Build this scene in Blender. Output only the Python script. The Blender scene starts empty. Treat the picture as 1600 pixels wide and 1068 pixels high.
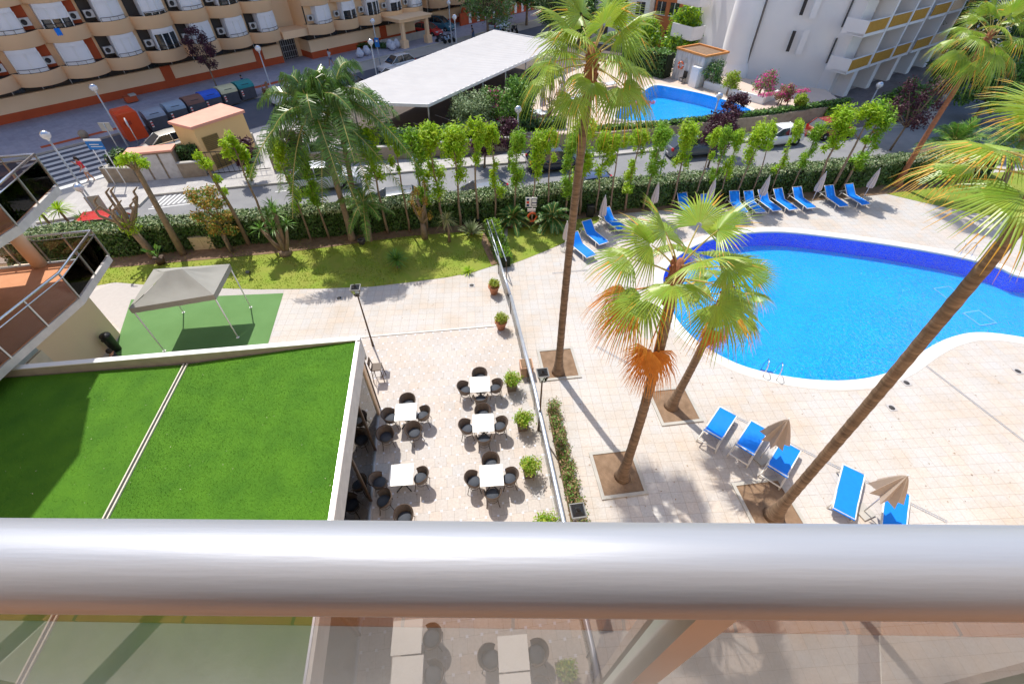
import bpy, math, random
import numpy as np
from mathutils import Vector, Matrix
R = math.radians
random.seed(7)
S = bpy.context.scene
# ---------------------------------------------------------------- camera, world, sun, exposure
H = 15.0; F = 711.0; Q = math.sqrt(.5)
cam_d = bpy.data.cameras.new('camera'); cam = bpy.data.objects.new('camera', cam_d); S.collection.objects.link(cam); S.camera = cam
cam.location = (0, 0, H); cam.rotation_euler = (R(45), 0, 0)
cam_d.sensor_width = 36; cam_d.lens = 16.0; cam_d.clip_start = .02; cam_d.clip_end = 1500
W = bpy.data.worlds.new('World'); S.world = W; W.use_nodes = True
SUN_EL = R(59); SUN_AZ = (-.45, .893)            # horizontal direction towards the sun
nt = W.node_tree; bg = nt.nodes['Background']
sky = nt.nodes.new('ShaderNodeTexSky'); sky.sky_type = 'NISHITA'; sky.sun_disc = False
sky.sun_elevation = SUN_EL; sky.sun_rotation = math.atan2(SUN_AZ[0], SUN_AZ[1])
nt.links.new(sky.outputs[0], bg.inputs[0]); bg.inputs[1].default_value = .15
sd = bpy.data.lights.new('sun', 'SUN'); sun = bpy.data.objects.new('sun', sd); S.collection.objects.link(sun)
sd.energy = 3.4; sd.angle = R(.5); sd.color = (1, .95, .86)
sun.location = (-30, 40, 60)
sun.rotation_euler = (-Vector((SUN_AZ[0]*math.cos(SUN_EL), SUN_AZ[1]*math.cos(SUN_EL), math.sin(SUN_EL)))).to_track_quat('-Z', 'Y').to_euler()
S.view_settings.view_transform = 'Standard'; S.view_settings.look = 'None'; S.view_settings.gamma = 1
S.view_settings.exposure = .57
S.cycles.max_bounces = 8; S.cycles.transparent_max_bounces = 16; S.cycles.sample_clamp_indirect = 4

# ---------------------------------------------------------------- geometry of the photograph (1600 px wide) -> ground points
def G(u, v, z=0.):
    x = (u-800)/F; y = -(v-534)/F
    d = (x, Q+y*Q, -Q+y*Q); t = (z-H)/d[2]
    return Vector((d[0]*t, d[1]*t, z))
def ZY(u, v, Y):
    x = (u-800)/F; y = -(v-534)/F
    d = (x, Q+y*Q, -Q+y*Q); t = Y/d[1]
    return Vector((d[0]*t, Y, H+d[2]*t))
# street frame: a runs along the cream block, b comes out of it towards the hotel
OB = G(0, 199); AB = R(48.5); UB = Vector((math.cos(AB), math.sin(AB), 0)); NB = Vector((UB.y, -UB.x, 0))
def B(a, b, z=0.): p = OB+UB*a+NB*b; return Vector((p.x, p.y, z))
def invB(p): d = Vector((p.x-OB.x, p.y-OB.y, 0)); return d.dot(UB), d.dot(NB)
HG = R(7.5); UH = Vector((math.cos(HG), math.sin(HG), 0)); VH = Vector((-math.sin(HG), math.cos(HG), 0))

# ---------------------------------------------------------------- materials
MATS = {}
def mat(name, col, rough=.75, col2=None, scale=4., amt=.5, bump=0., bscale=None, metal=0., spec=.35, trans=0., detail=6, island=0., coat=0., stretch=None, thr=None):
    if name in MATS: return MATS[name]
    m = bpy.data.materials.new(name); m.use_nodes = True; n = m.node_tree.nodes; l = m.node_tree.links
    p = n['Principled BSDF']; out = n['Material Output']
    p.inputs['Roughness'].default_value = rough; p.inputs['Metallic'].default_value = metal
    p.inputs['Specular IOR Level'].default_value = spec; p.inputs['Coat Weight'].default_value = coat
    tc = n.new('ShaderNodeTexCoord'); src = tc.outputs['Object']
    if stretch:
        mp = n.new('ShaderNodeMapping'); mp.inputs['Scale'].default_value = stretch; l.new(src, mp.inputs[0]); src = mp.outputs[0]
    c2 = col2 if col2 else tuple(min(1, c*.72) for c in col)
    nz = n.new('ShaderNodeTexNoise'); nz.inputs['Scale'].default_value = scale; nz.inputs['Detail'].default_value = detail
    l.new(src, nz.inputs['Vector'])
    rp = n.new('ShaderNodeMapRange'); lo, hi = thr if thr else (.5-.28, .5+.28)
    rp.inputs[1].default_value = lo; rp.inputs[2].default_value = hi; rp.inputs[4].default_value = amt*2 if not thr else 1
    if not thr: rp.inputs[4].default_value = min(1, amt*1.6)
    l.new(nz.outputs[0], rp.inputs[0])
    mx = n.new('ShaderNodeMix'); mx.data_type = 'RGBA'; mx.inputs[6].default_value = (*col, 1); mx.inputs[7].default_value = (*c2, 1)
    l.new(rp.outputs[0], mx.inputs[0]); colout = mx.outputs[2]
    if island:
        ge = n.new('ShaderNodeNewGeometry'); hs = n.new('ShaderNodeHueSaturation'); m1 = n.new('ShaderNodeMapRange')
        m1.inputs[3].default_value = 1-island; m1.inputs[4].default_value = 1+island; l.new(ge.outputs['Random Per Island'], m1.inputs[0])
        l.new(m1.outputs[0], hs.inputs['Value']); l.new(colout, hs.inputs['Color']); colout = hs.outputs[0]
        m2 = n.new('ShaderNodeMapRange'); m2.inputs[3].default_value = .485; m2.inputs[4].default_value = .515
        ml = n.new('ShaderNodeMath'); ml.operation = 'MULTIPLY'; ml.inputs[1].default_value = 7.31; fr = n.new('ShaderNodeMath'); fr.operation = 'FRACT'
        l.new(ge.outputs['Random Per Island'], ml.inputs[0]); l.new(ml.outputs[0], fr.inputs[0]); l.new(fr.outputs[0], m2.inputs[0]); l.new(m2.outputs[0], hs.inputs['Hue'])
    l.new(colout, p.inputs['Base Color'])
    if bump:
        b = n.new('ShaderNodeBump'); b.inputs['Strength'].default_value = bump; b.inputs['Distance'].default_value = .02
        n2 = n.new('ShaderNodeTexNoise'); n2.inputs['Scale'].default_value = bscale or scale*6; n2.inputs['Detail'].default_value = 5
        l.new(src, n2.inputs['Vector']); l.new(n2.outputs[0], b.inputs['Height']); l.new(b.outputs[0], p.inputs['Normal'])
    if trans:
        t = n.new('ShaderNodeBsdfTranslucent'); l.new(colout, t.inputs[0]); ms = n.new('ShaderNodeMixShader'); ms.inputs[0].default_value = trans
        l.new(p.outputs[0], ms.inputs[1]); l.new(t.outputs[0], ms.inputs[2]); l.new(ms.outputs[0], out.inputs[0])
    MATS[name] = m; return m
def tile_mat(name, c1, c2, mortar, w, h, off, rot, dots=None, stain=(.75, .68, .6), msize=.006):
    m = bpy.data.materials.new(name); m.use_nodes = True; n = m.node_tree.nodes; l = m.node_tree.links
    p = n['Principled BSDF']; p.inputs['Roughness'].default_value = .7; p.inputs['Specular IOR Level'].default_value = .3
    tc = n.new('ShaderNodeTexCoord'); mp = n.new('ShaderNodeMapping'); mp.inputs['Rotation'].default_value = (0, 0, -rot); l.new(tc.outputs['Object'], mp.inputs[0])
    br = n.new('ShaderNodeTexBrick'); br.offset = off; br.inputs['Scale'].default_value = 1; br.inputs['Brick Width'].default_value = w; br.inputs['Row Height'].default_value = h
    br.inputs['Mortar Size'].default_value = msize; br.inputs['Mortar Smooth'].default_value = .3
    br.inputs['Color1'].default_value = (*c1, 1); br.inputs['Color2'].default_value = (*c2, 1); br.inputs['Mortar'].default_value = (*mortar, 1)
    l.new(mp.outputs[0], br.inputs['Vector']); co = br.outputs[0]
    nz = n.new('ShaderNodeTexNoise'); nz.inputs['Scale'].default_value = .5; nz.inputs['Detail'].default_value = 9; nz.inputs['Roughness'].default_value = .65; l.new(tc.outputs['Object'], nz.inputs['Vector'])
    rp = n.new('ShaderNodeMapRange'); rp.inputs[1].default_value = .42; rp.inputs[2].default_value = .75; l.new(nz.outputs[0], rp.inputs[0])
    mx = n.new('ShaderNodeMix'); mx.data_type = 'RGBA'; mx.blend_type = 'MULTIPLY'; l.new(rp.outputs[0], mx.inputs[0]); l.new(co, mx.inputs[6]); mx.inputs[7].default_value = (*stain, 1); co = mx.outputs[2]
    n3 = n.new('ShaderNodeTexNoise'); n3.inputs['Scale'].default_value = 14; n3.inputs['Detail'].default_value = 6; l.new(tc.outputs['Object'], n3.inputs['Vector'])
    r3 = n.new('ShaderNodeMapRange'); r3.inputs[1].default_value = .3; r3.inputs[2].default_value = .7; r3.inputs[3].default_value = .88; r3.inputs[4].default_value = 1.06; l.new(n3.outputs[0], r3.inputs[0])
    hs = n.new('ShaderNodeHueSaturation'); l.new(r3.outputs[0], hs.inputs['Value']); l.new(co, hs.inputs['Color']); co = hs.outputs[0]
    if dots:   # small square inlays at tile corners
        sx = n.new('ShaderNodeSeparateXYZ'); l.new(mp.outputs[0], sx.inputs[0])
        def cell(o, period, shift=0.):
            a = n.new('ShaderNodeMath'); a.operation = 'DIVIDE'; l.new(o, a.inputs[0]); a.inputs[1].default_value = period
            a2 = n.new('ShaderNodeMath'); a2.operation = 'ADD'; l.new(a.outputs[0], a2.inputs[0]); a2.inputs[1].default_value = shift
            f = n.new('ShaderNodeMath'); f.operation = 'FRACT'; l.new(a2.outputs[0], f.inputs[0])
            s = n.new('ShaderNodeMath'); s.operation = 'SUBTRACT'; l.new(f.outputs[0], s.inputs[0]); s.inputs[1].default_value = .5
            b = n.new('ShaderNodeMath'); b.operation = 'ABSOLUTE'; l.new(s.outputs[0], b.inputs[0])
            g = n.new('ShaderNodeMath'); g.operation = 'LESS_THAN'; l.new(b.outputs[0], g.inputs[0]); g.inputs[1].default_value = .038/period
            return g.outputs[0]
        def both(a, b, op):
            k = n.new('ShaderNodeMath'); k.operation = op; l.new(a, k.inputs[0]); l.new(b, k.inputs[1]); return k.outputs[0]
        d1 = both(cell(sx.outputs[0], w, .5), cell(sx.outputs[1], h*2, .5), 'MULTIPLY')
        d2 = both(cell(sx.outputs[0], w, 0), cell(sx.outputs[1], h*2, 0.), 'MULTIPLY')
        dd = both(d1, d2, 'MAXIMUM')
        m4 = n.new('ShaderNodeMix'); m4.data_type = 'RGBA'; l.new(dd, m4.inputs[0]); l.new(co, m4.inputs[6]); m4.inputs[7].default_value = (*dots, 1); co = m4.outputs[2]
    l.new(co, p.inputs['Base Color'])
    b = n.new('ShaderNodeBump'); b.inputs['Strength'].default_value = .25; b.inputs['Distance'].default_value = .004; b.invert = True
    l.new(br.outputs['Fac'], b.inputs['Height']); l.new(b.outputs[0], p.inputs['Normal'])
    MATS[name] = m; return m
def glass_mat(name, tint, refl=1., rough=.01, opac=0., ior=1.5):
    m = bpy.data.materials.new(name); m.use_nodes = True; n = m.node_tree.nodes; l = m.node_tree.links
    n.remove(n['Principled BSDF']); out = n['Material Output']
    t = n.new('ShaderNodeBsdfTransparent'); t.inputs[0].default_value = (*tint, 1)
    g = n.new('ShaderNodeBsdfGlossy'); g.inputs['Roughness'].default_value = rough
    fr = n.new('ShaderNodeFresnel'); fr.inputs[0].default_value = ior
    ms = n.new('ShaderNodeMixShader'); l.new(fr.outputs[0], ms.inputs[0]); l.new(t.outputs[0], ms.inputs[1]); l.new(g.outputs[0], ms.inputs[2]); o = ms.outputs[0]
    if opac:
        d = n.new('ShaderNodeBsdfDiffuse'); d.inputs[0].default_value = (*tint, 1); m2 = n.new('ShaderNodeMixShader'); m2.inputs[0].default_value = opac
        l.new(o, m2.inputs[1]); l.new(d.outputs[0], m2.inputs[2]); o = m2.outputs[0]
    l.new(o, out.inputs[0]); MATS[name] = m; return m

M_deck = tile_mat('pool_paving', (.55, .50, .46), (.505, .49, .48), (.34, .29, .25), .4, .4, 0., HG-R(4), stain=(.92, .81, .68))
M_terr = tile_mat('terrace_paving', (.55, .485, .435), (.50, .475, .46), (.33, .29, .26), .42, .42, .5, HG, dots=(.62, .63, .70), stain=(.9, .84, .78))
M_walk = tile_mat('street_paving', (.42, .41, .48), (.35, .35, .42), (.28, .26, .27), .4, .4, 0., AB, stain=(.8, .8, .85))
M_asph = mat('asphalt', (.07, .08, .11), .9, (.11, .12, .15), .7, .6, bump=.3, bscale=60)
M_asph2 = mat('worn_asphalt', (.26, .26, .265), .9, (.19, .19, .2), .8, .6, bump=.3, bscale=60)
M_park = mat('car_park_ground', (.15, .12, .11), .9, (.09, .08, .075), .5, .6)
M_ground = mat('concrete_ground', (.42, .40, .37), .9, (.32, .3, .28), .4, .6)
M_lawn = mat('lawn', (.18, .28, .02), .9, (.30, .27, .06), 1.1, .5, bump=.6, bscale=40)
M_blade = mat('grass_blades', (.20, .35, .015), .7, (.34, .36, .05), .9, .6, island=.3, trans=.35)
M_soil = mat('soil', (.30, .20, .13), .95, (.16, .10, .06), 3, .7, bump=.6, bscale=30)
M_turf = mat('artificial_turf', (.085, .23, .008), .85, (.045, .15, .005), 1.3, .9, bump=.9, bscale=130)
M_turfb = mat('turf_fibres', (.11, .28, .010), .7, (.055, .18, .006), .7, .9, island=.35)
M_mat = mat('green_carpet', (.10, .21, .065), .9, (.13, .26, .09), .8, .6)
M_cream = mat('cream_render', (.90, .63, .39), .85, (.82, .56, .34), .35, .6, bump=.1)
M_cream2 = mat('cream_plinth', (.88, .68, .48), .85, (.78, .58, .36), .4, .5)
M_red = mat('brick_red_render', (.52, .10, .035), .85, (.42, .08, .03), .8, .6)
M_hotel = mat('hotel_render', (.80, .60, .42), .8, (.74, .54, .38), .5, .5)
M_terra = mat('terracotta_floor', (.60, .27, .13), .6, (.52, .22, .10), 3, .6)
M_wwall = mat('white_stucco', (.90, .88, .87), .85, (.78, .77, .78), .45, .45, bump=.5, bscale=14)
M_conc = mat('concrete', (.48, .46, .42), .85, (.38, .36, .33), 2.2, .6, bump=.2)
M_stone = mat('stone_wall', (.40, .33, .25), .9, (.24, .19, .14), 3, .7, bump=.6, bscale=9)
M_white = mat('white_paint', (.80, .80, .80), .5, (.74, .74, .74), 2, .4)
M_mark = mat('road_marking', (.72, .72, .70), .8, (.5, .5, .5), 6, .5)
M_green_mark = mat('green_parking_line', (.15, .50, .25), .8)
M_steel = mat('stainless_steel', (.72, .73, .75), .22, (.6, .6, .62), 6, .3, metal=1.)
M_alu = mat('aluminium', (.62, .64, .66), .4, metal=.8)
M_rail = mat('brushed_handrail', (.42, .43, .46), .46, (.36, .37, .40), 40, .5, metal=.45, stretch=(.06, 1, 1), bump=.04, bscale=90)
M_dark = mat('dark_recess', (.05, .045, .045), .6)
M_black = mat('black_metal', (.02, .02, .022), .4)
M_brown = mat('brown_iron', (.09, .055, .035), .5)
M_rattan = mat('rattan', (.13, .105, .09), .6, (.19, .15, .125), 60, .6, bump=.5)
M_cush = mat('dark_cushion', (.07, .08, .10), .8)
M_tabletop = mat('table_top', (.80, .79, .76), .35, (.76, .75, .72), 3, .4)
M_pool = tile_mat('pool_tiles', (.0, .52, .92), (.01, .62, .98), (.03, .6, .9), .10, .10, 0., HG, stain=(.75, .86, 1.))
M_rim = mat('pool_rim', (.68, .66, .62), .6, (.62, .60, .56), 1, .4)
M_blue = mat('sling_blue', (.0, .19, .78), .6, (.0, .23, .84), 6, .4, island=0)
M_frame = mat('white_plastic', (.82, .80, .76), .4)
M_umb = mat('umbrella_cloth', (.56, .46, .38), .85, (.50, .41, .34), 5, .5, trans=.15)
M_umbw = mat('pale_umbrella_cloth', (.66, .60, .58), .85, (.58, .53, .52), 5, .5, trans=.15)
M_lav = mat('lavender_cloth', (.55, .47, .58), .85)
M_tent = mat('tent_canvas', (.36, .35, .32), .8, (.31, .30, .27), 1.5, .5, trans=.1, bump=.8, bscale=2.5)
M_pot = mat('terracotta_pot', (.52, .22, .12), .8, (.42, .17, .09), 6, .5)
M_box = mat('planter_box', (.20, .16, .13), .8, (.14, .11, .09), 5, .5)
M_bark = mat('palm_bark', (.34, .23, .15), .95, (.10, .065, .045), 3.2, .9, bump=1., bscale=14, stretch=(.7, .7, 4.5))
M_bark_red = mat('red_palm_bark', (.42, .17, .08), .95, (.22, .10, .06), 5, .8, bump=1., bscale=26, stretch=(1, 1, 3))
M_bark2 = mat('tree_bark', (.32, .24, .17), .95, (.18, .13, .09), 6, .7, bump=.8, bscale=30)
M_fan = mat('fan_leaf', (.19, .34, .025), .38, (.40, .50, .06), 1.4, .6, trans=.36, spec=.6, island=.12)
M_fany = mat('fan_leaf_yellow', (.78, .52, .07), .5, (.72, .34, .04), 2.5, .6, trans=.4, spec=.5)
M_dead = mat('dead_fan_leaf', (.80, .32, .05), .7, (.55, .19, .03), 4, .7, trans=.3)
M_rib = mat('leaf_stalk', (.52, .42, .14), .5, (.4, .36, .1), 4, .5)
M_feather = mat('feather_leaf', (.065, .155, .02), .3, (.15, .27, .045), .8, .7, trans=.35, spec=.6, island=.3)
M_leafb = mat('bright_leaf', (.27, .50, .015), .5, (.46, .60, .03), 1.2, .7, trans=.45, island=.3)
M_leafg = mat('fresh_leaf', (.17, .38, .015), .5, (.32, .50, .04), 1.2, .7, trans=.42, island=.3)
M_leafh = mat('hedge_leaf', (.03, .085, .012), .45, (.07, .15, .03), .8, .7, trans=.08, spec=.5, island=.45)  # darkened to paint the shade on the hedge front
M_leafh_lit = mat('hedge_sunlit_leaf', (.50, .54, .36), .45, (.22, .33, .10), .8, .7, trans=.25, spec=.5, island=.3)  # top leaves only: sunlight on the hedge top painted as a paler green
M_leafd = mat('dark_leaf', (.04, .10, .025), .45, (.07, .16, .03), .9, .7, trans=.2, spec=.5, island=.4)
M_leafm = mat('mid_leaf', (.10, .24, .03), .45, (.17, .33, .05), .9, .7, trans=.3, spec=.5, island=.4)
M_leafo = mat('olive_leaf', (.20, .28, .12), .5, (.30, .38, .20), 1.2, .7, trans=.25, island=.3)
M_leafp = mat('purple_leaf', (.10, .03, .05), .5, (.06, .02, .035), 1.2, .7, trans=.2, island=.4)
M_leafy = mat('yellowing_leaf', (.38, .34, .06), .6, (.50, .24, .05), 2.5, .7, trans=.35, island=.3)
M_leafpot = mat('potted_leaf', (.26, .38, .04), .45, (.42, .42, .06), 3, .7, trans=.3, island=.35)
M_leafdry = mat('dry_shrub_leaf', (.26, .24, .10), .6, (.36, .20, .12), 3, .7, trans=.3, island=.4)
M_pink = mat('bougainvillea', (.85, .10, .42), .6, (.7, .05, .3), 4, .5, trans=.3, island=.3)
M_cycad = mat('cycad_leaf', (.06, .17, .03), .4, (.10, .24, .05), 2, .6, trans=.25, spec=.5)
M_carglass = mat('car_glass', (.02, .03, .04), .08, spec=.9)
M_tyre = mat('tyre', (.02, .02, .02), .8)
M_shutter = mat('white_shutter', (.80, .80, .84), .5, (.76, .76, .80), 3, .3)
M_ac = mat('air_conditioner', (.62, .62, .62), .5)
M_yel = mat('yellow_panel', (.62, .36, .07), .7, (.52, .29, .05), 4, .6)
M_pinkroof = mat('pink_roof', (.80, .40, .30), .85, (.70, .33, .25), 1.2, .6)
M_yhouse = mat('yellow_house_wall', (.80, .56, .26), .85, (.72, .50, .24), .8, .5)
M_canopy = mat('canopy_sheet', (.47, .46, .465), .6, (.40, .39, .40), .8, .5, stretch=(1, 1, 1))
M_skin = mat('skin', (.55, .30, .20), .6); M_hair = mat('dark_hair', (.03, .02, .015), .7)
M_glass = glass_mat('clear_glass', (.88, .93, .91))
M_nearglass = glass_mat('balcony_glass', (.42, .385, .37), ior=2.6)
M_sideglass = glass_mat('tinted_glass', (.80, .76, .74), ior=1.3)
M_restglass = glass_mat('restaurant_glass', (.80, .88, .87), ior=1.5)
# pool water: clear blue, rippled surface, light passes through it
m = glass_mat('water', (.55, .86, 1.), rough=.06, ior=1.33); n = m.node_tree.nodes; l = m.node_tree.links
tc = n.new('ShaderNodeTexCoord'); nz = n.new('ShaderNodeTexNoise'); nz.inputs['Scale'].default_value = 5.5; nz.inputs['Detail'].default_value = 7; nz.inputs['Distortion'].default_value = 1.2
bp = n.new('ShaderNodeBump'); bp.inputs['Strength'].default_value = 1.; bp.inputs['Distance'].default_value = .11
l.new(tc.outputs['Object'], nz.inputs['Vector']); l.new(nz.outputs[0], bp.inputs['Height'])
for k in n:
    if k.type in ('BSDF_GLOSSY', 'FRESNEL'): l.new(bp.outputs[0], k.inputs['Normal'])
M_water = m

# ---------------------------------------------------------------- mesh builder
class MB:
    def __init__(s): s.v = []; s.f = []; s.m = []; s.smooth = []
    def add(s, vs, fs, mi=0, sm=False):
        o = len(s.v); s.v.extend([tuple(x) for x in vs]); s.f.extend([tuple(i+o for i in f) for f in fs]); s.m.extend([mi]*len(fs)); s.smooth.extend([sm]*len(fs)); return s
    def box(s, c, d, rz=0., mi=0, taper=1., tilt=None):
        x, y, z = d[0]/2, d[1]/2, d[2]/2
        vs = [Vector((sx*x*(taper if sz > 0 else 1), sy*y*(taper if sz > 0 else 1), sz*z)) for sz in (-1, 1) for sx, sy in ((-1, -1), (1, -1), (1, 1), (-1, 1))]
        Mx = Matrix.Rotation(rz, 3, 'Z')
        if tilt is not None: Mx = Mx @ tilt
        return s.add([Mx@v+Vector(c) for v in vs], [(3, 2, 1, 0), (4, 5, 6, 7), (0, 1, 5, 4), (1, 2, 6, 5), (2, 3, 7, 6), (3, 0, 4, 7)], mi)
    def tube(s, pts, rad, n=8, mi=0, cap=True, sm=True):
        pts = [Vector(p) for p in pts]; rr = rad if isinstance(rad, (list, tuple)) else [rad]*len(pts)
        vs = []; fs = []; pu = None
        for i, p in enumerate(pts):
            d = (pts[min(i+1, len(pts)-1)]-pts[max(i-1, 0)]); d = d.normalized() if d.length > 1e-9 else Vector((0, 0, 1))
            if pu is None: pu = d.orthogonal().normalized()
            pu = (pu-d*pu.dot(d)); pu = pu.normalized() if pu.length > 1e-6 else d.orthogonal().normalized()
            w = d.cross(pu)
            for k in range(n):
                a = 2*math.pi*k/n; vs.append(p+(pu*math.cos(a)+w*math.sin(a))*rr[i])
        for i in range(len(pts)-1):
            for k in range(n): k2 = (k+1) % n; fs.append((i*n+k, i*n+k2, (i+1)*n+k2, (i+1)*n+k))
        s.add(vs, fs, mi, sm)
        if cap:
            o = len(s.v)-len(vs); s.f.append(tuple(o+k for k in range(n))[::-1]); s.f.append(tuple(o+(len(pts)-1)*n+k for k in range(n))); s.m += [mi, mi]; s.smooth += [False, False]
        return s
    def lathe(s, prof, n=16, c=(0, 0, 0), mi=0, sm=True):
        vs = [(c[0]+r*math.cos(2*math.pi*k/n), c[1]+r*math.sin(2*math.pi*k/n), c[2]+z) for r, z in prof for k in range(n)]
        fs = [(i*n+k, i*n+(k+1) % n, (i+1)*n+(k+1) % n, (i+1)*n+k) for i in range(len(prof)-1) for k in range(n)]
        return s.add(vs, fs, mi, sm)
    def ball(s, c, r, n=14, mi=0, sz=1.):
        return s.lathe([(max(1e-4, r*math.sin(math.pi*i/8)), -r*sz*math.cos(math.pi*i/8)) for i in range(9)], n, c, mi)
    def prism(s, pts, z0, z1, mi=0, mtop=None):
        n = len(pts); a = sum(pts[i][0]*pts[(i+1) % n][1]-pts[(i+1) % n][0]*pts[i][1] for i in range(n))
        if a < 0: pts = pts[::-1]
        vs = [(p[0], p[1], z0) for p in pts]+[(p[0], p[1], z1) for p in pts]
        s.add(vs, [(i, (i+1) % n, (i+1) % n+n, i+n) for i in range(n)]+[tuple(range(n))[::-1]], mi)
        o = len(s.v)-2*n; s.f.append(tuple(o+n+i for i in range(n))); s.m.append(mi if mtop is None else mtop); s.smooth.append(False); return s
    def build(s, name, mats, parent=None, loc=None, rz=0.):
        me = bpy.data.meshes.new(name); me.from_pydata(s.v, [], s.f)
        for m in (mats if isinstance(mats, (list, tuple)) else [mats]): me.materials.append(m)
        me.polygons.foreach_set('material_index', s.m); me.polygons.foreach_set('use_smooth', s.smooth); me.update()
        o = bpy.data.objects.new(name, me); S.collection.objects.link(o)
        if parent: o.parent = parent
        if loc is not None: o.location = loc
        o.rotation_euler.z = rz; return o
def fill(name, outer, holes, z, m, kind='structure'):
    import bmesh
    bm = bmesh.new(); ed = []
    for loop in [outer]+holes:
        vs = [bm.verts.new((p[0], p[1], z)) for p in loop]
        ed += [bm.edges.new((vs[i], vs[(i+1) % len(vs)])) for i in range(len(vs))]
    bmesh.ops.triangle_fill(bm, edges=ed, use_beauty=True)
    for f in bm.faces:
        f.normal_update()
        if f.normal.z < 0: f.normal_flip()
    me = bpy.data.meshes.new(name); bm.to_mesh(me); bm.free(); me.materials.append(m)
    o = bpy.data.objects.new(name, me); S.collection.objects.link(o)
    if kind: o['kind'] = kind
    return o
def tag(o, label, cat, group=None):
    o['label'] = label; o['category'] = cat
    if group: o['group'] = group
    return o
def thing(name, label, cat, loc=(0, 0, 0), rz=0., group=None):
    o = bpy.data.objects.new(name, None); S.collection.objects.link(o); o.location = loc; o.rotation_euler.z = rz; o.empty_display_size = .3
    return tag(o, label, cat, group)
def copy_tree(o, parent=None):
    c = o.copy(); S.collection.objects.link(c); c.parent = parent
    for ch in [x for x in bpy.data.objects if x.parent == o]: copy_tree(ch, c)
    return c
def place(o, loc, rz, label, cat=None, group=None, scale=None):
    o.location = loc; o.rotation_euler.z = rz; o['label'] = label
    if cat: o['category'] = cat
    if group: o['group'] = group
    if scale: o.scale = scale
    return o
ORD = ['first', 'second', 'third', 'fourth', 'fifth', 'sixth', 'seventh', 'eighth', 'ninth', 'tenth', 'eleventh', 'twelfth', 'thirteenth', 'fourteenth', 'fifteenth', 'sixteenth',
       'seventeenth', 'eighteenth', 'nineteenth', 'twentieth', 'twenty-first', 'twenty-second', 'twenty-third', 'twenty-fourth', 'twenty-fifth', 'twenty-sixth', 'twenty-seventh', 'twenty-eighth', 'twenty-ninth', 'thirtieth']
def crv(pts, n=6, closed=True):      # Catmull-Rom
    out = []; N = len(pts)
    rng = range(N) if closed else range(N-1)
    for i in rng:
        p0, p1, p2, p3 = [Vector(pts[(i+k) % N] if closed else pts[min(max(i+k, 0), N-1)]) for k in (-1, 0, 1, 2)]
        for k in range(n):
            t = k/n; out.append(.5*((2*p1)+(p2-p0)*t+(2*p0-5*p1+4*p2-p3)*t*t+(-p0+3*p1-3*p2+p3)*t**3))
    if not closed: out.append(Vector(pts[-1]))
    return out
def offset(loop, d):
    n = len(loop); a = sum(loop[i].x*loop[(i+1) % n].y-loop[(i+1) % n].x*loop[i].y for i in range(n)); sg = 1 if a > 0 else -1; out = []
    for i in range(n):
        t = (loop[(i+1) % n]-loop[i-1]); t.z = 0; t.normalize(); out.append(loop[i]+Vector((t.y, -t.x, 0))*d*sg)
    return out
# leaf clouds: many small leaf faces spread through ellipsoid clumps
def leaves(mb, clumps, n, size, rng, mi=0, mi2=None, p2=0., flat=.35, shell=.55, asp=.45, up2=False):
    vol = np.array([c[1][0]*c[1][1]*c[1][2] for c in clumps])**.8; vol = vol/vol.sum()
    idx = rng.choice(len(clumps), n, p=vol)
    C = np.array([tuple(c[0]) for c in clumps])[idx]; Rd = np.array([tuple(c[1]) for c in clumps])[idx]
    d = rng.normal(size=(n, 3)); d /= np.linalg.norm(d, axis=1)[:, None]
    rr = shell+(1-shell)*rng.random(n); rr = np.where(rng.random(n) < .25, rng.random(n), rr)*(1+.12*rng.normal(size=n))
    P = C+Rd*d*rr[:, None]
    nr = d*.6+rng.normal(size=(n, 3))*.6+np.array([0, 0, flat]); nr /= np.linalg.norm(nr, axis=1)[:, None]
    t = np.cross(nr, rng.normal(size=(n, 3))); t /= np.linalg.norm(t, axis=1)[:, None]; b = np.cross(nr, t)
    s = (size*(.6+.8*rng.random(n)))[:, None]
    V = np.stack([P-t*s, P-b*s*asp, P+t*s, P+b*s*asp], 1).reshape(-1, 3)
    o = len(mb.v); mb.v.extend(map(tuple, V.tolist())); mb.f.extend([(o+4*i, o+4*i+1, o+4*i+2, o+4*i+3) for i in range(n)])
    if mi2 is None: mb.m += [mi]*n
    elif up2: mb.m += [mi2 if (d[i, 2] > .55 and rng.random() < p2) else mi for i in range(n)]
    else: mb.m += [mi2 if k < p2 else mi for k in rng.random(n)]
    mb.smooth += [False]*n
    return mb
def rg(k): return np.random.default_rng(k)

# ================================================================ SETTING
def gl(px, z=0.): return [G(u, v, z) for u, v in px]
pool_px = [(1037, 430), (1043, 470), (1065, 508), (1100, 540), (1150, 567), (1200, 582), (1260, 592), (1320, 594), (1370, 587), (1410, 571), (1448, 545), (1485, 527), (1530, 519), (1600, 527)]
pool_ctl = gl(pool_px)+[Vector((27, 14.2, 0)), Vector((32, 15, 0)), Vector((33.5, 18, 0)), Vector((31, 19.6, 0))]+gl([(1600, 433), (1560, 418), (1500, 402), (1400, 384), (1300, 370), (1217, 362), (1150, 366), (1095, 380), (1058, 402)])
POOL = crv(pool_ctl, 6)
hedge0, hedge1 = Vector((-22, 22, 0)), Vector((27.4, 30.9, 0)); hd = (hedge1-hedge0).normalized(); hn = Vector((-hd.y, hd.x, 0))
comp = [(-70, -12), (90, -12), hedge0+hd*105+hn*1.2, hedge0-hd*45+hn*1.2]; comp = [tuple(p)[:2] for p in comp]
fill('ground', [(-700, -60), (700, -60), (700, 900), (-700, 900)], [comp], 0, M_ground)
RIM = offset(POOL, .55)
fill('pool_deck', comp, [POOL], 0, M_deck)
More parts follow.
